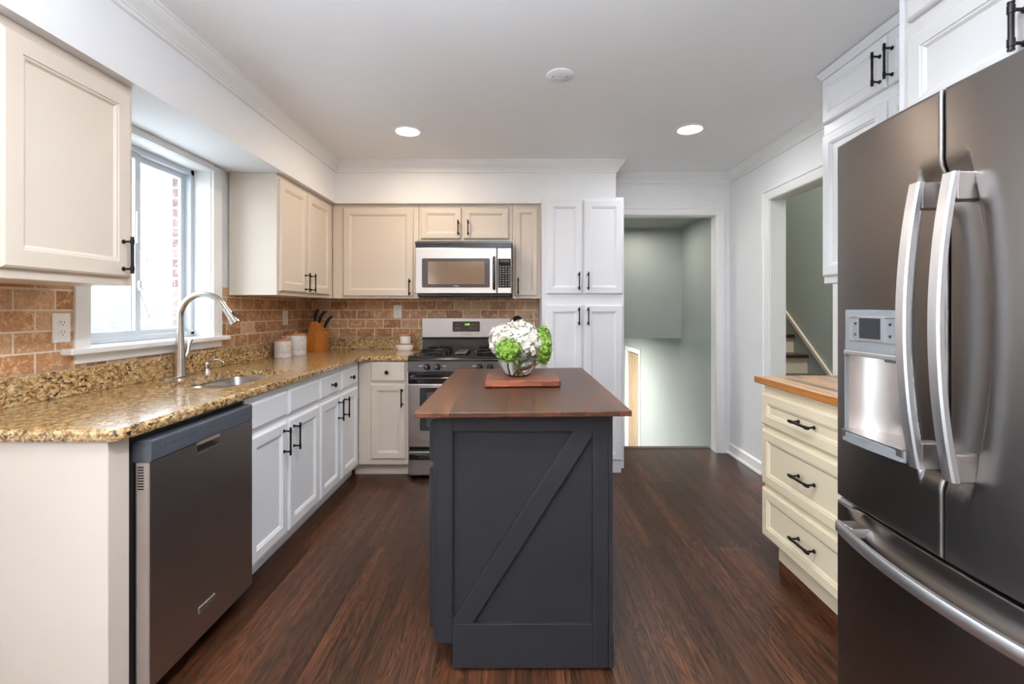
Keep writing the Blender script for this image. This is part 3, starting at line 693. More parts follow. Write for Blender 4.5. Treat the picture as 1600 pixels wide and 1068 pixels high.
# door skin with a hole for the pocket handle
hy0, hy1, hz0, hz1 = 1.680, 1.815, .744, .785
for (a, b_, c_, d_) in ((y0, y1, .075, hz0), (y0, hy0, hz0, hz1), (hy1, y1, hz0, hz1)):
    db.box(-1.186, DX, a, b_, c_, d_)
db.build('door', M['steel_dw'], dw)
MB().frame((DX - .012, y0, .785), NX).rects(y1 - y0, .068, [(0, -.045), (0, .008), (.003, .014), (.006, .015)]).build('control_panel', M['dgrey'], dw)
pk = MB().box(-1.185, -1.175, hy0, hy1, hz0, hz1); pk.prism([(-1.176, hz0), (DX + .002, hz0 - .002), (DX + .002, hz0 + .006), (-1.176, hz0 + .016)], hy0, hy1, 'y')
pk.box(-1.176, DX, hy0, hy0 + .003, hz0, hz1).box(-1.176, DX, hy1 - .003, hy1, hz0, hz1)
pk.build('pocket_handle', M['nickel'], dw)
vt = MB()
for k in range(9): vt.box(-1.178, -1.158, y0 - .0012, y0 + .001, .700 + k * .0085, .704 + k * .0085)
vt.build('vent', M['gap'], dw)
B(-1.181, DX - .004, y0 - .0008, y0 + .0005, .08, .782).build('door_edge', simple('pinkish steel edge', srgb(176, 160, 152), .4, metal=.3), dw)
bd = MB().frame((DX, 1.690, .166), NX).rects(.090, .022, [(0, 0), (0, .002), (.001, .003), (.0012, .003)]).build('badge', M['steel_h'], dw)
text_mesh('KitchenAid', .014, M['printd'], (DX + .0032, 1.735, .177), NX, 'badge_lettering', bd, width=.078)
rnd = random.Random(5)
for k in range(26):
    y = 1.50 + k * .0195
    if 9 <= k <= 11: continue
    B(DX + .0028, DX + .0035, y, y + rnd.uniform(.004, .013), .822, .8245).build('button_marking', M['printd'], dw)
B(XL + .06, -1.25, 1.442, 2.048, .0, .02).build('toe_kick', M['blackp'], dw)

# ------------------------------------------------------------------ wall cabinets on the left and back
UB, UT = 1.355, 2.126
cab = thing('wall_cabinet', (-1.65, 1.58, UB), 'large cream wall cabinet at the left, near end, before the window', 'cabinet')
carcass(B(XL + .009, -1.50, 1.32, 1.837, UB, UT), M['cream'], cab)
d = front('door', NX, -1.50, 1.355, 1.815, 1.385, 2.090, M['cream'], cab, rail=.058); pull(NX, -1.50 + T, 1.775, 1.468, .135, True, d, r=.0055)
cab = thing('wall_cabinet', (-1.65, 3.4, UB), 'cream two-door wall cabinet in the left corner beside the window', 'cabinet')
carcass(B(XL + .009, -1.50, 2.955, 3.856, UB, UT), M['cream'], cab)
for a0, a1, ha in ((2.972, 3.350, 3.315), (3.372, 3.768, 3.408)):
    d = front('door', NX, -1.50, a0, a1, 1.380, 2.094, M['cream'], cab); pull(NX, -1.50 + T, ha, 1.455, .13, True, d)
UY = 3.858
cab = thing('wall_cabinet', (-1.15, 4.0, UB), 'cream single wide-door wall cabinet between the corner and the microwave', 'cabinet')
carcass(B(-1.498, -.790, UY, YB - .009, UB, UT), M['cream'], cab)
d = front('door', NY, UY, -1.408, -.832, 1.372, 2.096, M['cream'], cab); pull(NY, UY - T, -.860, 1.445, .13, True, d)
cab = thing('wall_cabinet', (-.4, 4.0, 1.81), 'short cream two-door wall cabinet above the microwave', 'cabinet')
carcass(B(-.788, -.022, UY, YB - .009, 1.812, UT), M['cream'], cab)
d = front('door', NY, UY, -.772, -.440, 1.842, 2.096, M['cream'], cab, rail=.045); pull(NY, UY - T, -.463, 1.93, .12, True, d)
d = front('door', NY, UY, -.420, -.052, 1.842, 2.096, M['cream'], cab, rail=.045); pull(NY, UY - T, -.382, 1.93, .12, True, d)
cab = thing('wall_cabinet', (.09, 4.0, UB), 'narrow cream wall cabinet squeezed between the microwave and the pantry', 'cabinet')
carcass(B(-.020, .208, UY, YB - .009, UB, UT), M['cream'], cab)
d = front('door', NY, UY, .000, .186, 1.376, 2.096, M['cream'], cab, rail=.038); pull(NY, UY - T, .026, 1.455, .13, True, d)

# ---- pantry
PY = 3.635
pan = thing('pantry_cabinet', (.53, 3.9, 0), 'tall white four-door pantry cabinet between the range wall and the doorway', 'cabinet')
carcass(B(.210, .844, PY, YB - .02, .035, 2.133), M['white'], pan)
B(.230, .822, PY - .004, PY + .03, 0, .055).build('plinth', M['white'], pan, bevel=.004)
for a0, a1, ha in ((.242, .520, .492), (.534, .832, .563)):
    d = front('door', NY, PY, a0, a1, 1.384, 2.108, M['white'], pan, rail=.05); pull(NY, PY - T, ha, 1.482, .135, True, d)
    d = front('door', NY, PY, a0, a1, .100, 1.300, M['white'], pan, rail=.05); pull(NY, PY - T, ha, 1.212, .135, True, d)

# ------------------------------------------------------------------ microwave
MY = 3.685
def mwx(px): return (px - CX) * MY / FPX
def mwz(py): return EYE - (py - CY) * MY / FPX
mw = thing('microwave', (-.40, 3.9, 1.36), 'stainless over-the-range microwave with black window and vent strip', 'microwave')
mx0, mx1 = -.782, -.026
B(mx0 + .003, mx1 - .003, MY + .035, YB - .01, 1.392, 1.806).build('casing', M['blackp'], mw)
MB().prism([(MY + .02, mwz(381.2)), (MY - .004, mwz(380.6)), (MY - .004, mwz(377.4)), (MY + .03, mwz(376.5)), (MY + .06, mwz(376.5)), (MY + .06, mwz(381.2))], mx0 - .003, mx1 + .003, 'x').build('vent_cap', M['browng'], mw)
vg = MB().box(mx0, mx1, MY + .004, MY + .04, mwz(386.3), mwz(381))
for k in range(34): vg.box(mx0 + .01 + k * .0215, mx0 + .026 + k * .0215, MY + .001, MY + .006, mwz(385.4), mwz(382.2))
vg.build('vent_grille', M['blackp'], mw)
md = MB().frame((mx0, MY + .034, mwz(458.6)), NY).rects(mwx(776.2) - mx0, mwz(386.5) - mwz(458.6), [(0, 0), (0, .030), (.003, .034), (.006, .035)]).build('door', M['steel_mw'], mw)
def rr_plate(x0, x1, z0, z1, r, y, t, N=NY, n=5):
    mb = MB().frame((0, y, 0), N); a = rounded_rect(x0, x1, z0, z1, r, n); b_ = rounded_rect(x0 + .001, x1 - .001, z0 + .001, z1 - .001, r, n)
    return mb.loops([[(u, v, 0) for u, v in a], [(u, v, t * .7) for u, v in a], [(u, v, t) for u, v in b_]])
wf = rr_plate(mwx(659.3), mwx(765.5), mwz(449), mwz(403.4), .012, MY, .004).build('window_frame', M['browng'], md)
rr_plate(mwx(668.7), mwx(757), mwz(444), mwz(408.3), .003, MY - .004, .0012).build('window_glass', simple('smoked microwave glass', srgb(150, 132, 116), .12, metal=.75, noise=.02), md)
text_mesh('Whirlpool', .013, M['print'], (mwx(712.8), MY - .0045, mwz(446.6)), NY, 'logo', md, width=.040)
mh = MB().frame((mwx(772), MY - .001, 0), NY); mh.tube([(0, mwz(451), .0), (0, mwz(449), .020), (0, mwz(445), .026), (0, mwz(426.5), .030), (0, mwz(409), .026), (0, mwz(404), .020), (0, mwz(402), 0)], .0115, 10)
mh.build('handle', M['blackg'], md)
MB().frame((mwx(777), MY + .034, mwz(458.6)), NY).rects(mx1 - mwx(777), mwz(386.5) - mwz(458.6), [(0, 0), (0, .030), (.003, .034), (.006, .035)]).build('control_panel', M['steel_mw'], mw)
kp = rr_plate(mwx(778.5), mwx(798), mwz(449.3), mwz(403.8), .003, MY - .001, .002).build('keypad', M['blackg'], mw)
kb = MB()
for r_ in range(9):
    for c_ in range(4):
        x = mwx(780.6) + c_ * .0225; z = mwz(446.5) + r_ * .0185
        kb.box(x, x + .012, MY - .0036, MY - .003, z, z + .007)
kb.build('buttons', simple('keypad buttons', srgb(128, 130, 138), .4), kp)
rr_plate(mwx(781.5), mwx(795), mwz(409.5), mwz(405.8), .002, MY - .003, .0008).build('display', M['lcd'], mw)
B(mx0 + .01, mx1 - .01, MY + .03, YB - .03, 1.366, 1.392).build('underside', M['blackp'], mw, bevel=.006)

# ------------------------------------------------------------------ range
RX0, RX1, RY = -.796, -.038, 3.49
rg = thing('gas_range', (-.417, 3.8, 0), 'freestanding gas range, stainless with black cooktop and four burners', 'range')
def rz(py, Y=RY): return EYE - (py - CY) * Y / FPX
B(RX0 + .004, RX1 - .004, RY + .03, 4.10, .04, .880).build('side_panels', M['blackp'], rg)
MB().prism([(RY - .004, .880), (RY - .004, .893), (RY + .012, .903), (RY + .03, .905), (RY + .03, .915), (4.085, .915), (4.085, .880)], RX0 - .002, RX1 + .002, 'x').build('cooktop', M['enamel'], rg, bevel=.002)
cp = MB().prism([(RY - .002, .880), (RY + .028, .880), (RY + .028, .800), (RY - .012, .800), (RY - .012, .806)], RX0, RX1, 'x').build('control_panel', M['browng'], rg, bevel=.002)
for kx in (667.7, 684, 749.5, 766):
    x = at(kx, 0, RY)[0]
    k_ = MB().mat(Matrix.Translation((x, RY - .009, .838)) @ Matrix.Rotation(R(90 - 7), 4, 'X')).lathe([(.0235, 0), (.0235, .006), (.019, .010), (.017, .024), (.014, .028), (.004, .029)], n=20)
    k_.box(-.004, .004, -.017, .017, .024, .034); k_.build('knob', M['blackg'], cp)
km = MB()
for px_, s_ in ((655, 4), (692, 4), (738, 5)):
    x = at(px_, 0, RY)[0]
    for j in range(s_): km.box(x + j * .007, x + j * .007 + .004, RY - .0135, RY - .0095, .842, .850)
km.build('printed_marks', M['print'], cp)
od = MB().frame((RX0 + .002, RY + .03, .239), NY).rects(RX1 - RX0 - .004, .714 - .239, [(0, 0), (0, .030), (.004, .037), (.010, .039)]).build('oven_door', M['steel'], rg)
B(RX0 + .002, RX1 - .002, RY - .006, RY + .03, .715, .797).build('door_top_trim', M['blackg'], od, bevel=.004)
rr_plate(-.706, -.128, .366, .684, .012, RY - .009, .003).build('oven_window_frame', M['blackg'], od)
rr_plate(-.655, -.179, .395, .650, .008, RY - .012, .001).build('oven_window', simple('oven glass', srgb(92, 84, 82), .08, metal=.4), od)
hd = MB().tube([(RX0 + .03, RY - .05, .757), (RX1 - .03, RY - .05, .757)], .013, 12).box(RX0 + .02, RX0 + .05, RY - .052, RY + .0, .744, .770).box(RX1 - .05, RX1 - .02, RY - .052, RY + .0, .744, .770)
hd.build('handle', M['blackg'], od, bevel=.003)
dr_ = MB().frame((RX0 + .002, RY + .03, .030), NY).rects(RX1 - RX0 - .004, .214 - .030, [(0, 0), (0, .028), (.004, .035), (.010, .036)]).build('storage_drawer', M['steel'], rg)
B(RX0 + .012, RX1 - .012, RY - .022, RY - .005, .150, .196).build('handle', M['blackg'], dr_, bevel=.008, seg=3)
B(RX0 + .01, RX1 - .01, RY + .02, RY + .05, .214, .239).build('gap_strip', M['gap'], rg)
for x in (RX0 + .05, RX1 - .05): MB().lathe([(.016, 0), (.014, .006), (.010, .04)], (x, RY + .08, 0), n=12).build('foot', M['blackp'], rg)
# backguard
BG = 4.05
gx0, gx1 = RX0 - .006, RX1 + .002
B(gx0 + .003, gx1 - .003, BG + .01, 4.125, .915, 1.030).build('backguard_base', M['browng'], rg)
B(gx0 + .004, gx1 - .004, BG + .004, BG + .02, 1.006, 1.026).build('vent_slot', M['gap'], rg)
bg = MB().prism([(u, v) for u, v in rounded_rect(gx0, gx1, 1.024, 1.191, .014)], BG, 4.125, 'y').build('backguard', M['steel'], rg, bevel=.003)
def bz(py): return EYE - (py - CY) * BG / FPX
def bxx(px): return (px - CX) * BG / FPX
dsp = rr_plate(bxx(707.2), bxx(749.8), bz(517.8), bz(501.8), .008, BG, .003).build('control_display', M['blackg'], bg)
text_mesh('2:42', .024, M['green_led'], (bxx(730), BG - .0036, bz(506.6)), NY, 'clock_digits', dsp)
bt = MB()
for py_ in (507, 512.3):
    for px_ in (713, 717.3, 735.5, 740, 744.5):
        x, z = bxx(px_), bz(py_); bt.box(x - .006, x + .006, BG - .0038, BG - .0028, z - .005, z + .005)
bt.build('buttons', simple('backguard buttons', srgb(120, 118, 116), .5), dsp)
text_mesh('FRIGIDAIRE', .012, simple('brown lettering', srgb(120, 96, 84), .5), (bxx(728.3), BG - .0006, bz(522.1)), NY, 'lettering', bg, width=.088)
# burners and cast-iron grates
for (x, y, r_) in ((-.63, 3.66, .042), (-.63, 3.90, .034), (-.205, 3.66, .036), (-.205, 3.90, .042)):
    MB().lathe([(r_ + .022, .915), (r_ + .016, .921), (r_, .923), (r_ * .98, .934), (r_ * .8, .938), (.003, .939)], (x, y, 0), n=22).build('burner', M['iron'], rg)
    gr = MB(); L = .105
    for a in range(4):
        c_, s_ = math.cos(a * PI / 2 + PI / 4), math.sin(a * PI / 2 + PI / 4)
        for t_ in (0,):
            gr.tube([(x + c_ * L * 1.25, y + s_ * L * 1.05, .916), (x + c_ * L * 1.15, y + s_ * L * .98, .945), (x + c_ * .03, y + s_ * .03, .953)], .0052, 6)
    for a in range(4):
        c_, s_ = math.cos(a * PI / 2), math.sin(a * PI / 2)
        gr.tube([(x + c_ * L, y + s_ * L, .935), (x + c_ * L * .8, y + s_ * L * .8, .953), (x + c_ * .028, y + s_ * .028, .953)], .0048, 6)
    ring = [(x + L * 1.02 * math.cos(t), y + L * 1.0 * math.sin(t), .936) for t in [2 * PI * i / 24 for i in range(25)]]
    gr.tube(ring, .0048, 6, False); gr.build('grate', M['iron'], rg)
B(-.462, -.372, 3.62, 3.93, .916, .938).build('center_cover', brushed('brown griddle steel', srgb(120, 104, 92), .35), rg, bevel=.006)

# ------------------------------------------------------------------ things on the granite
def canister(x, y, r, h, label):
    t_ = thing('canister', (x, y, CT), label, 'canister', 'lidded stoneware canisters')
    MB().lathe([(r * .97, 0), (r, .004), (r, h * .22), (r * .985, h * .235), (r, h * .25), (r, h * .88), (r * .97, h * .96), (r * .9, h)], (x, y, CT), n=32).build('jar', M['canister'], t_)
    MB().lathe([(r * .92, h), (r * .94, h + .003), (r * .94, h + .011), (r * .92, h + .014), (.014, h + .016), (.012, h + .020), (.016, h + .028), (.014, h + .034), (.004, h + .036)], (x, y, CT), n=32).build('lid', M['lidw'], t_)
canister(-1.693, 3.425, .058, .118, 'smaller stoneware canister with wooden lid, in front by the upstand')
canister(-1.680, 3.590, .080, .152, 'larger stoneware canister with wooden lid, behind the smaller one')
# knife block
kx0, ky = -1.70, 3.93
kbk = thing('knife_block', (kx0, ky, CT), 'amber slanted wooden knife block in the countertop corner', 'knife block')
S_ = MB()
# side profile in X: slanted block leaning, front foot
for (pl, y0, y1) in (([(-1.755, CT), (-1.640, CT), (-1.585, 1.105), (-1.640, 1.168), (-1.680, 1.165)], 3.86, 3.99),):
    S_.prism(pl, y0, y1, 'y')
S_.build('block', M['block'], kbk, bevel=.004)
MB().prism([(-1.642, CT), (-1.572, CT), (-1.562, 1.060), (-1.600, 1.098), (-1.642, 1.075)], 3.84, 3.95, 'y').build('front_foot', M['block'], kbk, bevel=.003)
def knife(x, y, z, lean, L, label, hook=0):
    t_ = thing('knife', (x, y, z), label, 'knife', 'black-handled knives in the block')
    d_ = Vector((math.sin(lean), -.06, math.cos(lean))).normalized(); p = Vector((x, y, z))
    side = Vector((math.cos(lean), 0, -math.sin(lean)))
    pts = [p + d_ * L * k + side * w for k, w in ((0, 0), (.2, 0), (.45, -.002), (.7, .0), (.88, .003 + hook), (1.0, .008 + hook * 2))]
    MB().tube(pts, [.011, .0125, .0135, .0125, .0125, .008], 10).build('handle', M['blackp'], t_)
    MB().tube([p - d_ * .03, p + d_ * .004], [.009, .0105], 8).build('bolster', M['steel_h'], t_)
knife(-1.665, 3.90, 1.168, R(14), .105, 'knife with straight black handle, tallest, at the left of the block')
knife(-1.635, 3.90, 1.150, R(26), .115, 'knife with curved black handle, in the middle of the block', .004)
knife(-1.585, 3.90, 1.115, R(30), .115, 'knife with hooked black handle, lowest, at the right of the block', .003)
# butter dish + salt cellar
bx_, by_ = -.935, 3.99
bd_ = thing('butter_dish', (bx_, by_, CT), 'white oval ceramic dish with wooden lid beside the range', 'dish')
MB().lathe([(.060, 0), (.066, .004), (.076, .025), (.083, .050), (.080, .051)], (bx_, by_, CT), n=32, sy=.62).build('dish', M['ceramic'], bd_)
MB().lathe([(.083, .051), (.085, .053), (.085, .059), (.080, .061), (.01, .061)], (bx_, by_, CT), n=32, sy=.62).build('lid', M['lidw'], bd_)
sc_ = thing('salt_cellar', (bx_ + .005, by_, CT + .061), 'small white ceramic jar with wooden lid standing on the oval dish', 'jar')
MB().lathe([(.046, 0), (.048, .003), (.048, .060), (.046, .062)], (bx_ + .005, by_, CT + .061), n=28).build('jar', M['ceramic'], sc_)
MB().lathe([(.047, .062), (.049, .064), (.049, .076), (.046, .080), (.01, .081)], (bx_ + .005, by_, CT + .061), n=28).build('lid', M['lidw'], sc_)
# outlets
def outlet(O, N, label, switch=False):
    t_ = thing('wall_switch' if switch else 'wall_outlet', O, label, 'switch' if switch else 'outlet')
    mb = MB().frame(O, N); mb.rects(.074, .116, [(0, 0), (0, .003), (.003, .006), (.004, .006)], -.037, -.058); mb.build('cover_plate', M['outlet'], t_)
    if switch:
        MB().frame(O, N).rects(.033, .066, [(0, .006), (0, .008), (.002, .009), (.003, .009)], -.0165, -.033).build('rocker', M['outlet'], t_); return
    for dz in (-.0195, .0195):
        r_ = MB().frame(O, N); a = [(u * .0165, dz + v * .0145) for u, v in [(math.cos(2 * PI * i / 20), max(-.85, min(.85, math.sin(2 * PI * i / 20)))) for i in range(20)]]
        r_.loops([[(u, v, .006) for u, v in a], [(u, v, .0082) for u, v in a]]); so = r_.build('socket', M['outlet'], t_)
        s_ = MB().frame(O, N); s_.box(-.0075, -.0055, dz - .001, dz + .008, .008, .0086).box(.0055, .0075, dz - .001, dz + .007, .008, .0086).lathe([(.0025, .008), (.0025, .0086)], (0, dz - .008, 0), n=8); s_.build('slots', M['gap'], so)
outlet((XL + .008, 1.862, 1.190), NX, 'white duplex outlet on the near tiled wall, left of the window')
outlet((XL + .008, 3.68, 1.200), NX, 'white switch plate on the left tiled wall above the canisters', True)
outlet((-1.034, YB - .008, 1.246), NY, 'white duplex outlet on the back tile wall between knife block and range')
# utensil crock right of the range
cxk, cyk = .078, 3.93
ck = thing('utensil_crock', (cxk, cyk, CT), 'grey utensil crock behind the flowers beside the pantry', 'crock')
MB().lathe([(.048, 0), (.052, .003), (.055, .12), (.052, .125), (.049, .12), (.045, .01)], (cxk, cyk, CT), n=24, cap1=True).build('crock', M['canister'], ck)
t_ = thing('slotted_spoon', (cxk, cyk, CT + .02), 'black slotted kitchen spoon standing up in the crock', 'utensil')
MB().tube([(cxk + .005, cyk, CT + .02), (cxk - .052, cyk, CT + .222)], .005, 8).build('handle', M['blackp'], t_)
hp = MB().frame((cxk - .058, cyk, CT + .248), NY)
for k in range(-3, 4):
    a = k * R(17); hp.tube([(0, -.04, 0), (.026 * math.sin(a) * 1.2, .0, .004), (.044 * math.sin(a), .05 * math.cos(a), .006)], [.0055, .006, .0075], 6)
hp.lathe([(.002, 0), (.014, .002), (.012, .004)], (0, -.034, 0), n=10)
hp.build('head', M['blackp'], t_)
t_ = thing('whisk', (cxk + .04, cyk + .02, CT + .02), 'wire whisk standing up in the crock by the pantry', 'utensil')
MB().tube([(cxk + .02, cyk + .02, CT + .02), (cxk + .055, cyk + .02, CT + .20)], .006, 8).build('handle', M['nickel'], t_)
wk = MB()
for k in range(5):
    a = PI * k / 5; pts = []
    for i in range(13):
        u = PI * i / 12; w = .028 * math.sin(u) if True else 0; s_ = -1 if i else 1
        pts.append((cxk + .057 + .028 * math.sin(2 * PI * i / 12) * math.cos(a), cyk + .02 + .028 * math.sin(2 * PI * i / 12) * math.sin(a), CT + .195 + .05 * (1 - math.cos(2 * PI * i / 12))))
    wk.tube(pts, .0012, 5, False)
wk.build('wires', M['nickel'], t_)

# ------------------------------------------------------------------ island
IY = 1.655
isl = thing('kitchen_island', (.03, 2.18, 0), 'charcoal blue kitchen island with diagonal brace and walnut top', 'island')
B(-.288, .328, IY, 2.70, .10, .893).build('cabinet_body', M['island'], isl, bevel=.002)
B(-.218, .325, IY + .01, 2.68, .012, .10).build('toe_base', M['island'], isl)
fr = MB().frame((0, IY, 0), NY)
ip = .018
B(-.272, -.218, IY - ip, IY, .098, .896).build('stile', M['island'], isl, bevel=.002)
B(.272, .326, IY - ip, IY, .012, .896).build('stile', M['island'], isl, bevel=.002)
B(-.218, .272, IY - ip, IY, .838, .896).build('top_rail', M['island'], isl, bevel=.002)
B(-.218, .272, IY - ip, IY + .01, .012, .166).build('bottom_board', M['island'], isl, bevel=.002)
B(.3275, .342, IY - ip + .003, 2.70, .098, .896).build('side_panel', M['island'], isl, bevel=.002)
B(.3275, .346, IY - ip + .001, 2.70, .012, .135).build('side_skirt', M['island'], isl, bevel=.002)
MB().prism([(-.2175, .1665), (-.147, .1665), (.2715, .822), (.2715, .8375), (.204, .8375), (-.2175, .180)], IY - ip + .002, IY, 'y').build('diagonal_brace', M['island'], isl, bevel=.002)
for a0, a1, ha in ((1.675, 2.175, 2.14), (2.185, 2.685, 2.22)):
    d = front('door', NL, -.288, a0, a1, .13, .70, M['island'], isl); pull(NL, -.288 - T, ha, .62, .13, True, d)
    front('drawer', NL, -.288, a0, a1, .72, .865, M['island'], isl, flat=True)
tp = MB().mat(Matrix.Translation((.0265, 0, .908)) @ Matrix.Rotation(R(-.55), 4, 'Y')); tp.box(-.368, .368, 1.580, 2.760, -.0085, .0105)
tp.build('island_top', M['itop'], isl, bevel=.003)
# cutting board
IT = .918
cb = MB().mat(Matrix.Translation((.035, 2.20, IT + .004)) @ Matrix.Rotation(R(-.55), 4, 'Y'))
ls = [[(x, y, z) for x, y in rounded_rect(-.168 + i, .168 - i, -.135 + i, .135 - i, .012)] for i, z in ((.004, 0), (0, .004), (0, .024), (.004, .028))]
cb.loops(ls)
tag(cb.build('cutting_board', M['board']), 'thick reddish end-grain cutting board on the island under the vase', 'cutting board')
VB = IT + .0322; vx, vy = .012, 2.225
va = thing('vase', (vx, vy, VB), 'round clear glass bowl vase holding hydrangeas on the cutting board', 'vase')
pr = []
for k in range(0, 15):
    a = R(-62 + k * (62 + 50) / 14); pr.append((.094 * math.cos(a), .081 + .092 * math.sin(a)))
inner = [(r_ - .0028, h_ + (.003 if i == 0 else 0)) for i, (r_, h_) in enumerate(pr)][::-1]
MB().lathe([(.001, 0)] + pr + inner + [(.001, .0035)], (vx, vy, VB), n=40, cap0=False, cap1=False).build('bowl', M['vase'], va)
wt = [(r_ - .0034, h_) for r_, h_ in pr if h_ < .098]
MB().lathe([(.001, .0042)] + [(max(.001, r_), max(.0042, h_)) for r_, h_ in wt] + [(.001, wt[-1][1])], (vx, vy, VB), n=40, cap0=False, cap1=False).build('water', M['water'], va)

def hydrangea(c, rad, n, mat, label, base, sq=(1, 1, .9), ps=.015, seed=1, group='hydrangeas in the vase'):
    rnd = random.Random(seed)
    t_ = thing('hydrangea', (c[0], c[1], VB + .02), label, 'flower', group)
    mb = MB(); ga = PI * (3 - math.sqrt(5))
    for i in range(n):
        z = 1 - 2 * (i + .5) / n; r_ = math.sqrt(1 - z * z); a = i * ga + rnd.uniform(-.2, .2)
        nrm = Vector((r_ * math.cos(a), r_ * math.sin(a), z)); k = rnd.uniform(.90, 1.05)
        P = Vector((c[0] + nrm.x * rad * sq[0] * k, c[1] + nrm.y * rad * sq[1] * k, c[2] + nrm.z * rad * sq[2] * k))
        nn = (nrm + Vector((rnd.uniform(-.45, .45), rnd.uniform(-.45, .45), rnd.uniform(-.45, .45)))).normalized()
        u = nn.orthogonal().normalized(); u = Matrix.Rotation(rnd.uniform(0, 2 * PI), 3, nn) @ u; w = nn.cross(u)
        s_ = ps * rnd.uniform(.8, 1.15)
        for q in range(4):
            a2 = q * PI / 2; d1 = u * math.cos(a2) + w * math.sin(a2); d2 = nn.cross(d1)
            vs = [P, P + d1 * s_ * .5 + d2 * s_ * .42 + nn * s_ * .18, P + d1 * s_ * 1.0 + d2 * s_ * .22 + nn * s_ * .22, P + d1 * s_ * 1.06 + nn * s_ * .14,
                  P + d1 * s_ * 1.0 - d2 * s_ * .22 + nn * s_ * .22, P + d1 * s_ * .5 - d2 * s_ * .42 + nn * s_ * .18]
            mb.add(vs, [(0, 1, 2, 3), (0, 3, 4, 5)], False)
    core = MB(); 
    o_ = mb.build('flower_head', mat, t_)
    for p_ in o_.data.polygons: p_.use_smooth = False
    MB().lathe([(rad * .82 * sq[0] * math.cos(a_), rad * .82 * sq[2] * math.sin(a_)) for a_ in [R(-88 + 16 * k) for k in range(12)]], c, n=18, sy=sq[1] / sq[0]).build('flower_core', mat, t_)
    b0 = Vector(c) - Vector((0, 0, rad * .7 * sq[2])); b1 = Vector(base)
    md_ = (b0 + b1) / 2 + Vector((rnd.uniform(-.006, .006), 0, 0))
    MB().tube([b0, md_, b1], [.0045, .004, .004], 8).build('stem', M['stem'], t_)
zt = VB + .155
hydrangea((vx - .045, vy + .01, zt + .008), .088, 210, M['petal_w'], 'large white hydrangea head at the left of the bouquet', (vx + .03, vy, VB + .012), seed=2)
hydrangea((vx + .035, vy - .005, zt + .002), .086, 210, M['petal_w'], 'large white hydrangea head at the front right of the bouquet', (vx - .02, vy - .01, VB + .012), seed=3)
hydrangea((vx + .010, vy + .045, zt + .030), .080, 160, M['petal_w'], 'white hydrangea head, topmost, behind the other white heads', (vx, vy + .03, VB + .012), seed=4)
hydrangea((vx - .042, vy - .085, zt - .030), .056, 190, M['petal_g'], 'lime green hydrangea ball hanging at the front left of the bouquet', (vx - .03, vy - .02, VB + .014), ps=.011, seed=5)
hydrangea((vx + .122, vy - .010, zt - .010), .050, 210, M['petal_g'], 'lime green hydrangea ball at the right edge of the bouquet', (vx + .045, vy, VB + .014), sq=(.75, 1, 1.75), ps=.011, seed=6)

# ------------------------------------------------------------------ right side: drawer cabinet with butcher block
DXR, DY0, DY1 = 1.206, 1.510, 2.265
cab = thing('drawer_cabinet', (1.55, 1.9, 0), 'buttercream three-drawer base cabinet beside the refrigerator', 'cabinet')
carcass(B(DXR, XR - .005, DY0, DY1, .185, .905), M['cream_d'], cab)
B(DXR + .058, XR - .02, DY0, DY1 - .018, .066, .185).build('base_rail', M['cream_d'], cab)
B(DXR + .060, XR - .02, DY0, DY1 - .018, 0, .066).build('plinth', M['floor'], cab)
for z0, z1 in ((.714, .867), (.433, .692), (.186, .414)):
    d = front('drawer', NL, DXR, 1.56, DY1 - .004, z0, z1, M['cream_d'], cab, rail=.045)
    pull(NL, DXR - T, 1.912, (z0 + z1) / 2 + .004, .135, False, d, r=.0058)
bc = thing('butcher_block_countertop', (1.55, 1.9, .907), 'maple butcher block countertop on the drawer cabinet', 'countertop')
B(1.178, XR - .004, DY0, 2.303, .9065, .940).build('slab', M['butcher'], bc, bevel=.003)
B(1.174, 1.1785, DY0, 2.303, .9075, .9385).build('front_edge', M['butcher_e'], bc, bevel=.001)
# upper cabinets on the right wall
UX = 1.573
cab = thing('wall_cabinet', (1.73, 1.95, 1.394), 'tall white wall cabinet reaching the ceiling above the butcher block', 'cabinet')
carcass(B(UX, XR - .004, 1.510, 2.388, 1.394, 2.462), M['white'], cab)
cr = MB(); cpf = [(0, 2.425), (.010, 2.427), (.012, 2.436), (.022, 2.452), (.024, 2.462), (0, 2.462)]
cr.loops([[(UX - o_, 1.510, z) for o_, z in cpf], [(UX - o_, 2.388 + o_, z) for o_, z in cpf], [(XR - .07, 2.388 + o_, z) for o_, z in cpf]]); cr.build('crown_moulding', M['white'], cab)
for a0, a1, ha in ((1.972, 2.378, 1.998), (1.54, 1.960, 1.932)):
    d = front('door', NL, UX, a0, a1, 2.196, 2.418, M['white'], cab, rail=.045); pull(NL, UX - T, ha, 2.285, .14, True, d)
    d = front('door', NL, UX, a0, a1, 1.430, 2.141, M['white'], cab, rail=.05); pull(NL, UX - T, ha, 1.515, .14, True, d)
# refrigerator surround
FXC = 1.235
o = B(FXC, XR - .004, 1.488, 1.508, 0, 2.465).build('refrigerator_side_panel', M['white'], bevel=.001)
tag(o, 'tall white side panel between refrigerator and drawer cabinet', 'cabinet panel')
cab = thing('wall_cabinet', (1.55, 1.08, 1.83), 'deep white cabinet over the refrigerator reaching the ceiling', 'cabinet')
carcass(B(FXC, XR - .004, .66, 1.487, 1.825, 2.462), M['white_dim'], cab)
for a0, a1, ha in ((1.085, 1.462, 1.118), (.69, 1.070, 1.04)):
    d = front('door', NL, FXC, a0, a1, 1.850, 2.107, M['white_dim'], cab, rail=.05); pull(NL, FXC - T, ha, 1.937, .112, True, d, r=.0065)
    front('door', NL, FXC, a0, a1, 2.155, 2.43, M['white_dim'], cab, rail=.05)

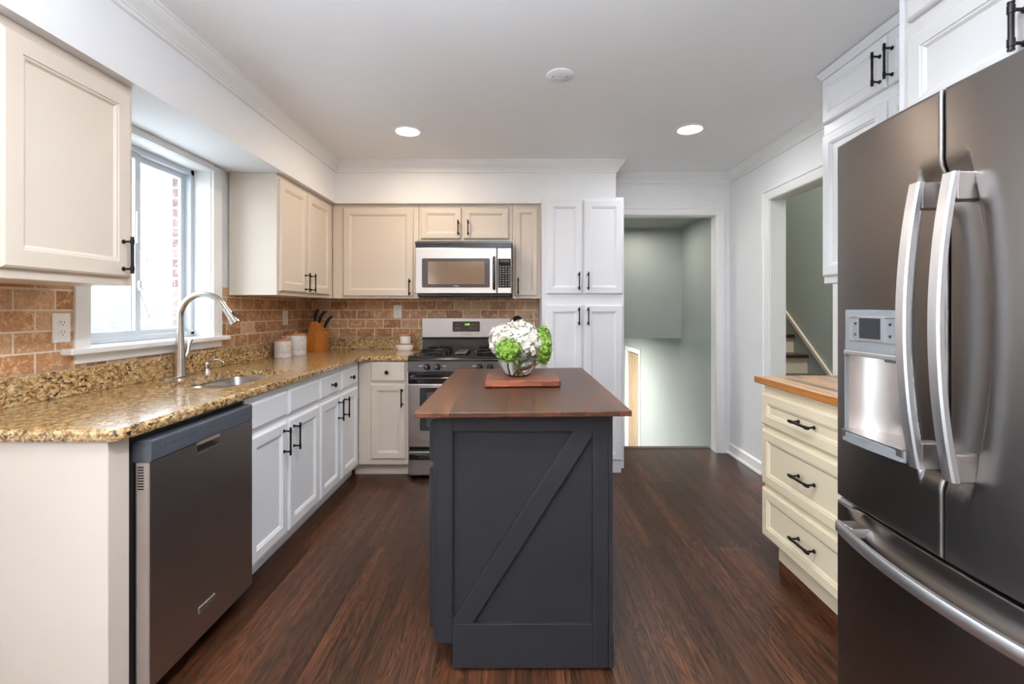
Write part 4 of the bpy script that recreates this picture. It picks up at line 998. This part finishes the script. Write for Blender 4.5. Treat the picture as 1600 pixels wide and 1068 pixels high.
# ------------------------------------------------------------------ refrigerator
FR0, FR1 = .705, 1.482; SEAM = 1.088; FT, FS = 1.775, .672
fr_ = thing('refrigerator', (1.45, 1.09, 0), 'stainless french-door refrigerator with water dispenser and bottom freezer drawer', 'refrigerator')
B(1.105, 1.86, FR0 + .004, FR1 - .004, .03, 1.765).build('cabinet_body', M['dgrey'], fr_, bevel=.004)
B(1.095, 1.105, FR0 + .012, FR1 - .012, .06, 1.76).build('door_gasket', M['gap'], fr_)
for y in (FR0 + .06, FR1 - .06):
    B(1.06, 1.12, y - .03, y + .03, 0, .03).build('foot', M['blackp'], fr_, bevel=.004)
def curve(y): t_ = (y - SEAM) / .39; return 1.016 - .024 * (1 - t_ * t_)
def smooth(e0, e1, x): t_ = max(0, min(1, (x - e0) / (e1 - e0))); return t_ * t_ * (3 - 2 * t_)
def arc_y(z): t_ = (z - 1.225) / .36; return .052 * (1 - t_ * t_) + .052
def door_x(y, z):
    x = curve(y); d_ = abs(y - SEAM)
    t_ = (z - 1.225) / .385
    if abs(t_) < 1:
        lim = .060 + .050 * (1 - t_ * t_)
        x += .013 * (1 - smooth(lim - .007, lim, d_)) * smooth(0, .12, 1 - abs(t_))
    return x
def grid_front(us, vs_, fn, back, hole=None, edge=.006):
    mb = MB(); V = []; nu, nv = len(us), len(vs_)
    for i, y in enumerate(us):
        for j, z in enumerate(vs_):
            x = fn(y, z); dy = min(y - us[0], us[-1] - y); dz = min(z - vs_[0], vs_[-1] - z); m_ = min(dy, dz)
            if m_ < edge: x += edge - math.sqrt(max(0, edge * edge - (edge - m_) ** 2))
            V.append((x, y, z))
    F = []
    for i in range(nu - 1):
        for j in range(nv - 1):
            if hole and hole[0] <= (us[i] + us[i + 1]) / 2 <= hole[1] and hole[2] <= (vs_[j] + vs_[j + 1]) / 2 <= hole[3]: continue
            F.append((i * nv + j, i * nv + j + 1, (i + 1) * nv + j + 1, (i + 1) * nv + j))
    mb.add(V, F, True)
    rim = [i * nv for i in range(nu)] + [(nu - 1) * nv + j for j in range(1, nv)] + [i * nv + nv - 1 for i in range(nu - 2, -1, -1)] + [j for j in range(nv - 2, 0, -1)]
    a = [V[k] for k in rim]; mb.loops([a, [(back, p[1], p[2]) for p in a]], False, True, False)
    return mb
def lin(a, b_, n): return [a + (b_ - a) * i / n for i in range(n + 1)]
def edged(a, b_, n): return [a, a + .001, a + .0025, a + .005] + lin(a + .008, b_ - .008, n) + [b_ - .005, b_ - .0025, b_ - .001, b_]
HO = (1.190, 1.418, .885, 1.262)
us = sorted(set([round(v, 4) for v in edged(SEAM + .004, FR1, 130) + [HO[0], HO[1]]])); vs2 = sorted(set([round(v, 4) for v in edged(FS + .010, FT, 70) + [HO[2], HO[3]]]))
fd = grid_front(us, vs2, door_x, 1.095, HO).build('left_door', M['steel_fr'], fr_)
us = edged(FR0, SEAM - .004, 130)
nd_ = grid_front(us, edged(FS + .010, FT, 70), door_x, 1.095).build('right_door', M['steel_fr'], fr_)
def frz(y, z):
    x = curve(y); t_ = abs(y - SEAM) / .36
    lim = .655 - .075 * (1 - min(1, t_) ** 4)
    if t_ < 1: x += .022 * smooth(lim - .0, lim + .05, z) * (1 - smooth(.9, 1, t_))
    return x
fz_ = grid_front(edged(FR0, FR1, 60), edged(.07, FS - .008, 50), frz, 1.095).build('freezer_drawer', M['steel_fr'], fr_)
def vhandle(y0, y1, parent):
    """bowed flat bar with a block at each end"""
    z0, z1 = .887, 1.562; mb = MB(); ls = []
    n = 20
    for k in range(n + 1):
        t_ = k / n; z = z0 + (z1 - z0) * t_; bow = .946 - .034 * (1 - (2 * t_ - 1) ** 2)
        ls.append([(bow + .004, y0, z), (bow, y0 + .004, z), (bow, y1 - .004, z), (bow + .004, y1, z), (bow + .015, y1, z), (bow + .015, y0, z)])
    mb.loops(ls, smooth=True); o_ = mb.build('handle', M['steel_h'], parent)
    for za, zb in ((z0, z0 + .062), (z1 - .062, z1)):
        B(.955, 1.004, y0 + .001, y1 - .001, za, zb).build('handle_mount', M['steel_mw'], o_, bevel=.003)
vhandle(1.100, 1.130, fd); vhandle(1.012, 1.042, nd_)
mb = MB(); ls = []
for k in range(31):
    t_ = k / 30; y = 1.400 - .620 * t_; bow = .955 - .040 * (1 - (2 * t_ - 1) ** 2); z = .620
    ls.append([(bow + .003, y, z - .016), (bow, y, z - .012), (bow, y, z + .012), (bow + .003, y, z + .016), (bow + .014, y, z + .016), (bow + .014, y, z - .016)])
ho_ = mb.loops(ls, smooth=True).build('handle', M['steel_h'], fz_)
for ya, yb in ((1.345, 1.400), (.780, .835)): B(.965, 1.018, ya, yb, .606, .634).build('handle_mount', M['steel_mw'], ho_, bevel=.003)
B(1.02, 1.05, FR1 - .06, FR1 - .01, .662, .676).build('door_hinge', M['greyp'], fr_, bevel=.002)
# dispenser
y0, y1, z0, z1 = HO
def ring_frame(mb, x, ya, yb, za, zb, w, t):
    for (a, b_, c_, d_) in ((ya, ya + w, za, zb), (yb - w, yb, za, zb), (ya + w, yb - w, za, za + w), (ya + w, yb - w, zb - w, zb)): mb.box(x, x + t, a, b_, c_, d_)
    return mb
dpn = MB().box(.996, 1.05, y0, y1, 1.140, z1).build('dispenser_panel', M['greyp'], fd, bevel=.004)
ring_frame(MB(), .9935, y0 + .020, y1 - .022, 1.172, 1.243, .003, .004).build('panel_outline', M['steel_h'], dpn)
B(.9915, .998, 1.272, 1.352, 1.180, 1.238).build('dispenser_screen', M['lcd'], dpn, bevel=.001)
ring_frame(MB(), .9905, 1.268, 1.356, 1.176, 1.242, .004, .006).build('screen_bezel', M['steel_h'], dpn)
for yy in (1.372, 1.245):
    for zz in (1.190, 1.222): B(.9945, .9962, yy - .003, yy + .004, zz - .003, zz + .004).build('touch_mark', M['printd'], dpn)
B(.992, 1.03, y0, y1 - .001, 1.128, 1.141).build('panel_lip', M['steel_h'], dpn, bevel=.002)
# cavity: curved back niche
nc = MB(); ls = []
for z in (.905, 1.130):
    l_ = []
    for k in range(17):
        t_ = k / 16; y = y1 - .003 - (y1 - y0 - .006) * t_; x = 1.004 + .085 * math.sin(PI * t_) ** .6; l_.append((x, y, z))
    ls.append(l_)
nc.loops(ls, False, False, True, closed=False); nc.build('dispenser_niche', M['steel_mw'], fd)
ring_frame(MB(), .996, y0, y1, z0, 1.142, .004, .03).build('niche_frame', M['greyp'], fd)
tr = MB(); a = [(1.004 + .085 * math.sin(PI * k / 16) ** .6, y1 - .003 - (y1 - y0 - .006) * k / 16) for k in range(17)] + [(.984, y0 + .003), (.980, (y0 + y1) / 2), (.984, y1 - .003)]
tr.prism(a, .885, .906, 'z'); tr.build('drip_tray', M['steel_mw'], fd, bevel=.001)
MB().prism([(.990, y0), (.984, y0 + .01), (.978, (y0 + y1) / 2), (.984, y1 - .01), (.990, y1), (1.02, y1), (1.02, y0)], .872, .902, 'z').build('tray_lip', M['greyp'], fd, bevel=.002)
pdl = B(1.066, 1.074, 1.235, 1.268, .968, 1.085).build('dispenser_paddle', M['greyp'], fd, bevel=.004)
MB().prism([(.985 + .05, 1.13), (1.07, 1.13), (1.065, 1.118), (1.04, 1.115)], 1.27, 1.32, 'y').build('dispenser_spout', M['greyp'], fd)

# ------------------------------------------------------------------ ceiling fixtures
def can(x, y, label, mat=None, r=.092):
    t_ = thing('recessed_ceiling_light', (x, y, H), label, 'ceiling light', 'recessed ceiling lights')
    MB().lathe([(r, 0), (r + .012, -.001), (r + .010, -.006), (r - .006, -.008), (r - .014, -.004), (r - .018, 0)], (x, y, H), n=36, cap0=False, cap1=False).build('trim_ring', M['trimw'], t_)
    MB().lathe([(r - .016, -.003), (r - .02, -.0045), (.002, -.005)], (x, y, H), n=36).build('diffuser', mat or M['lamp'], t_)
can(-.725, 3.17, 'lit round recessed ceiling light on the left, above the range side')
can(1.169, 3.135, 'lit round recessed ceiling light on the right, near the doorway', M['lamp_c'])
for x, y, p, c in LAMPS[2:]:  # added cans, put in only for their fill light
    can(x, y, 'added round recessed ceiling light out of view, for fill', M['lamp'])
t_ = thing('ceiling_speaker', (.231, 2.41, H), 'unlit white round cover plate on the ceiling above the island', 'ceiling plate')
MB().lathe([(.070, 0), (.070, -.004), (.066, -.007), (.01, -.008)], (.231, 2.41, H), n=40).build('cover', M['ceil'], t_)
for dx in (-.035, .035): MB().lathe([(.004, -.008), (.003, -.010)], (.231 + dx, 2.41, H), n=8).build('screw', M['greyp'], t_)
for y in (.28, -1.2):  # bowls and cords for the added uplights
    t_ = thing('added_uplight_pendant', (-.2, y, H), 'white bowl uplight added out of view to brighten the ceiling', 'pendant lamp', 'added bowl uplights out of view')
    MB().lathe([(.06, 0), (.06, -.02), (.01, -.03)], (-.2, y, H), n=20).build('ceiling_rose', M['nickel'], t_)
    MB().tube([(-.2, y, H - .02), (-.2, y, 1.93)], .004, 8).build('cord', M['blackp'], t_)
    MB().lathe([(.02, 1.89), (.10, 1.90), (.16, 1.935), (.19, 1.985), (.185, 1.985), (.155, 1.94), (.02, 1.905)], (-.2, y, 0), n=28).build('bowl_shade', M['ceramic'], t_)
t_ = thing('hall_fill_lamp', (2.55, 3.4, 4.8), 'square fill lamp added out of view high in the stair hall', 'ceiling light')
B(2.28, 2.82, 3.13, 3.67, 4.74, 4.8).build('lamp_body', M['ceramic'], t_)
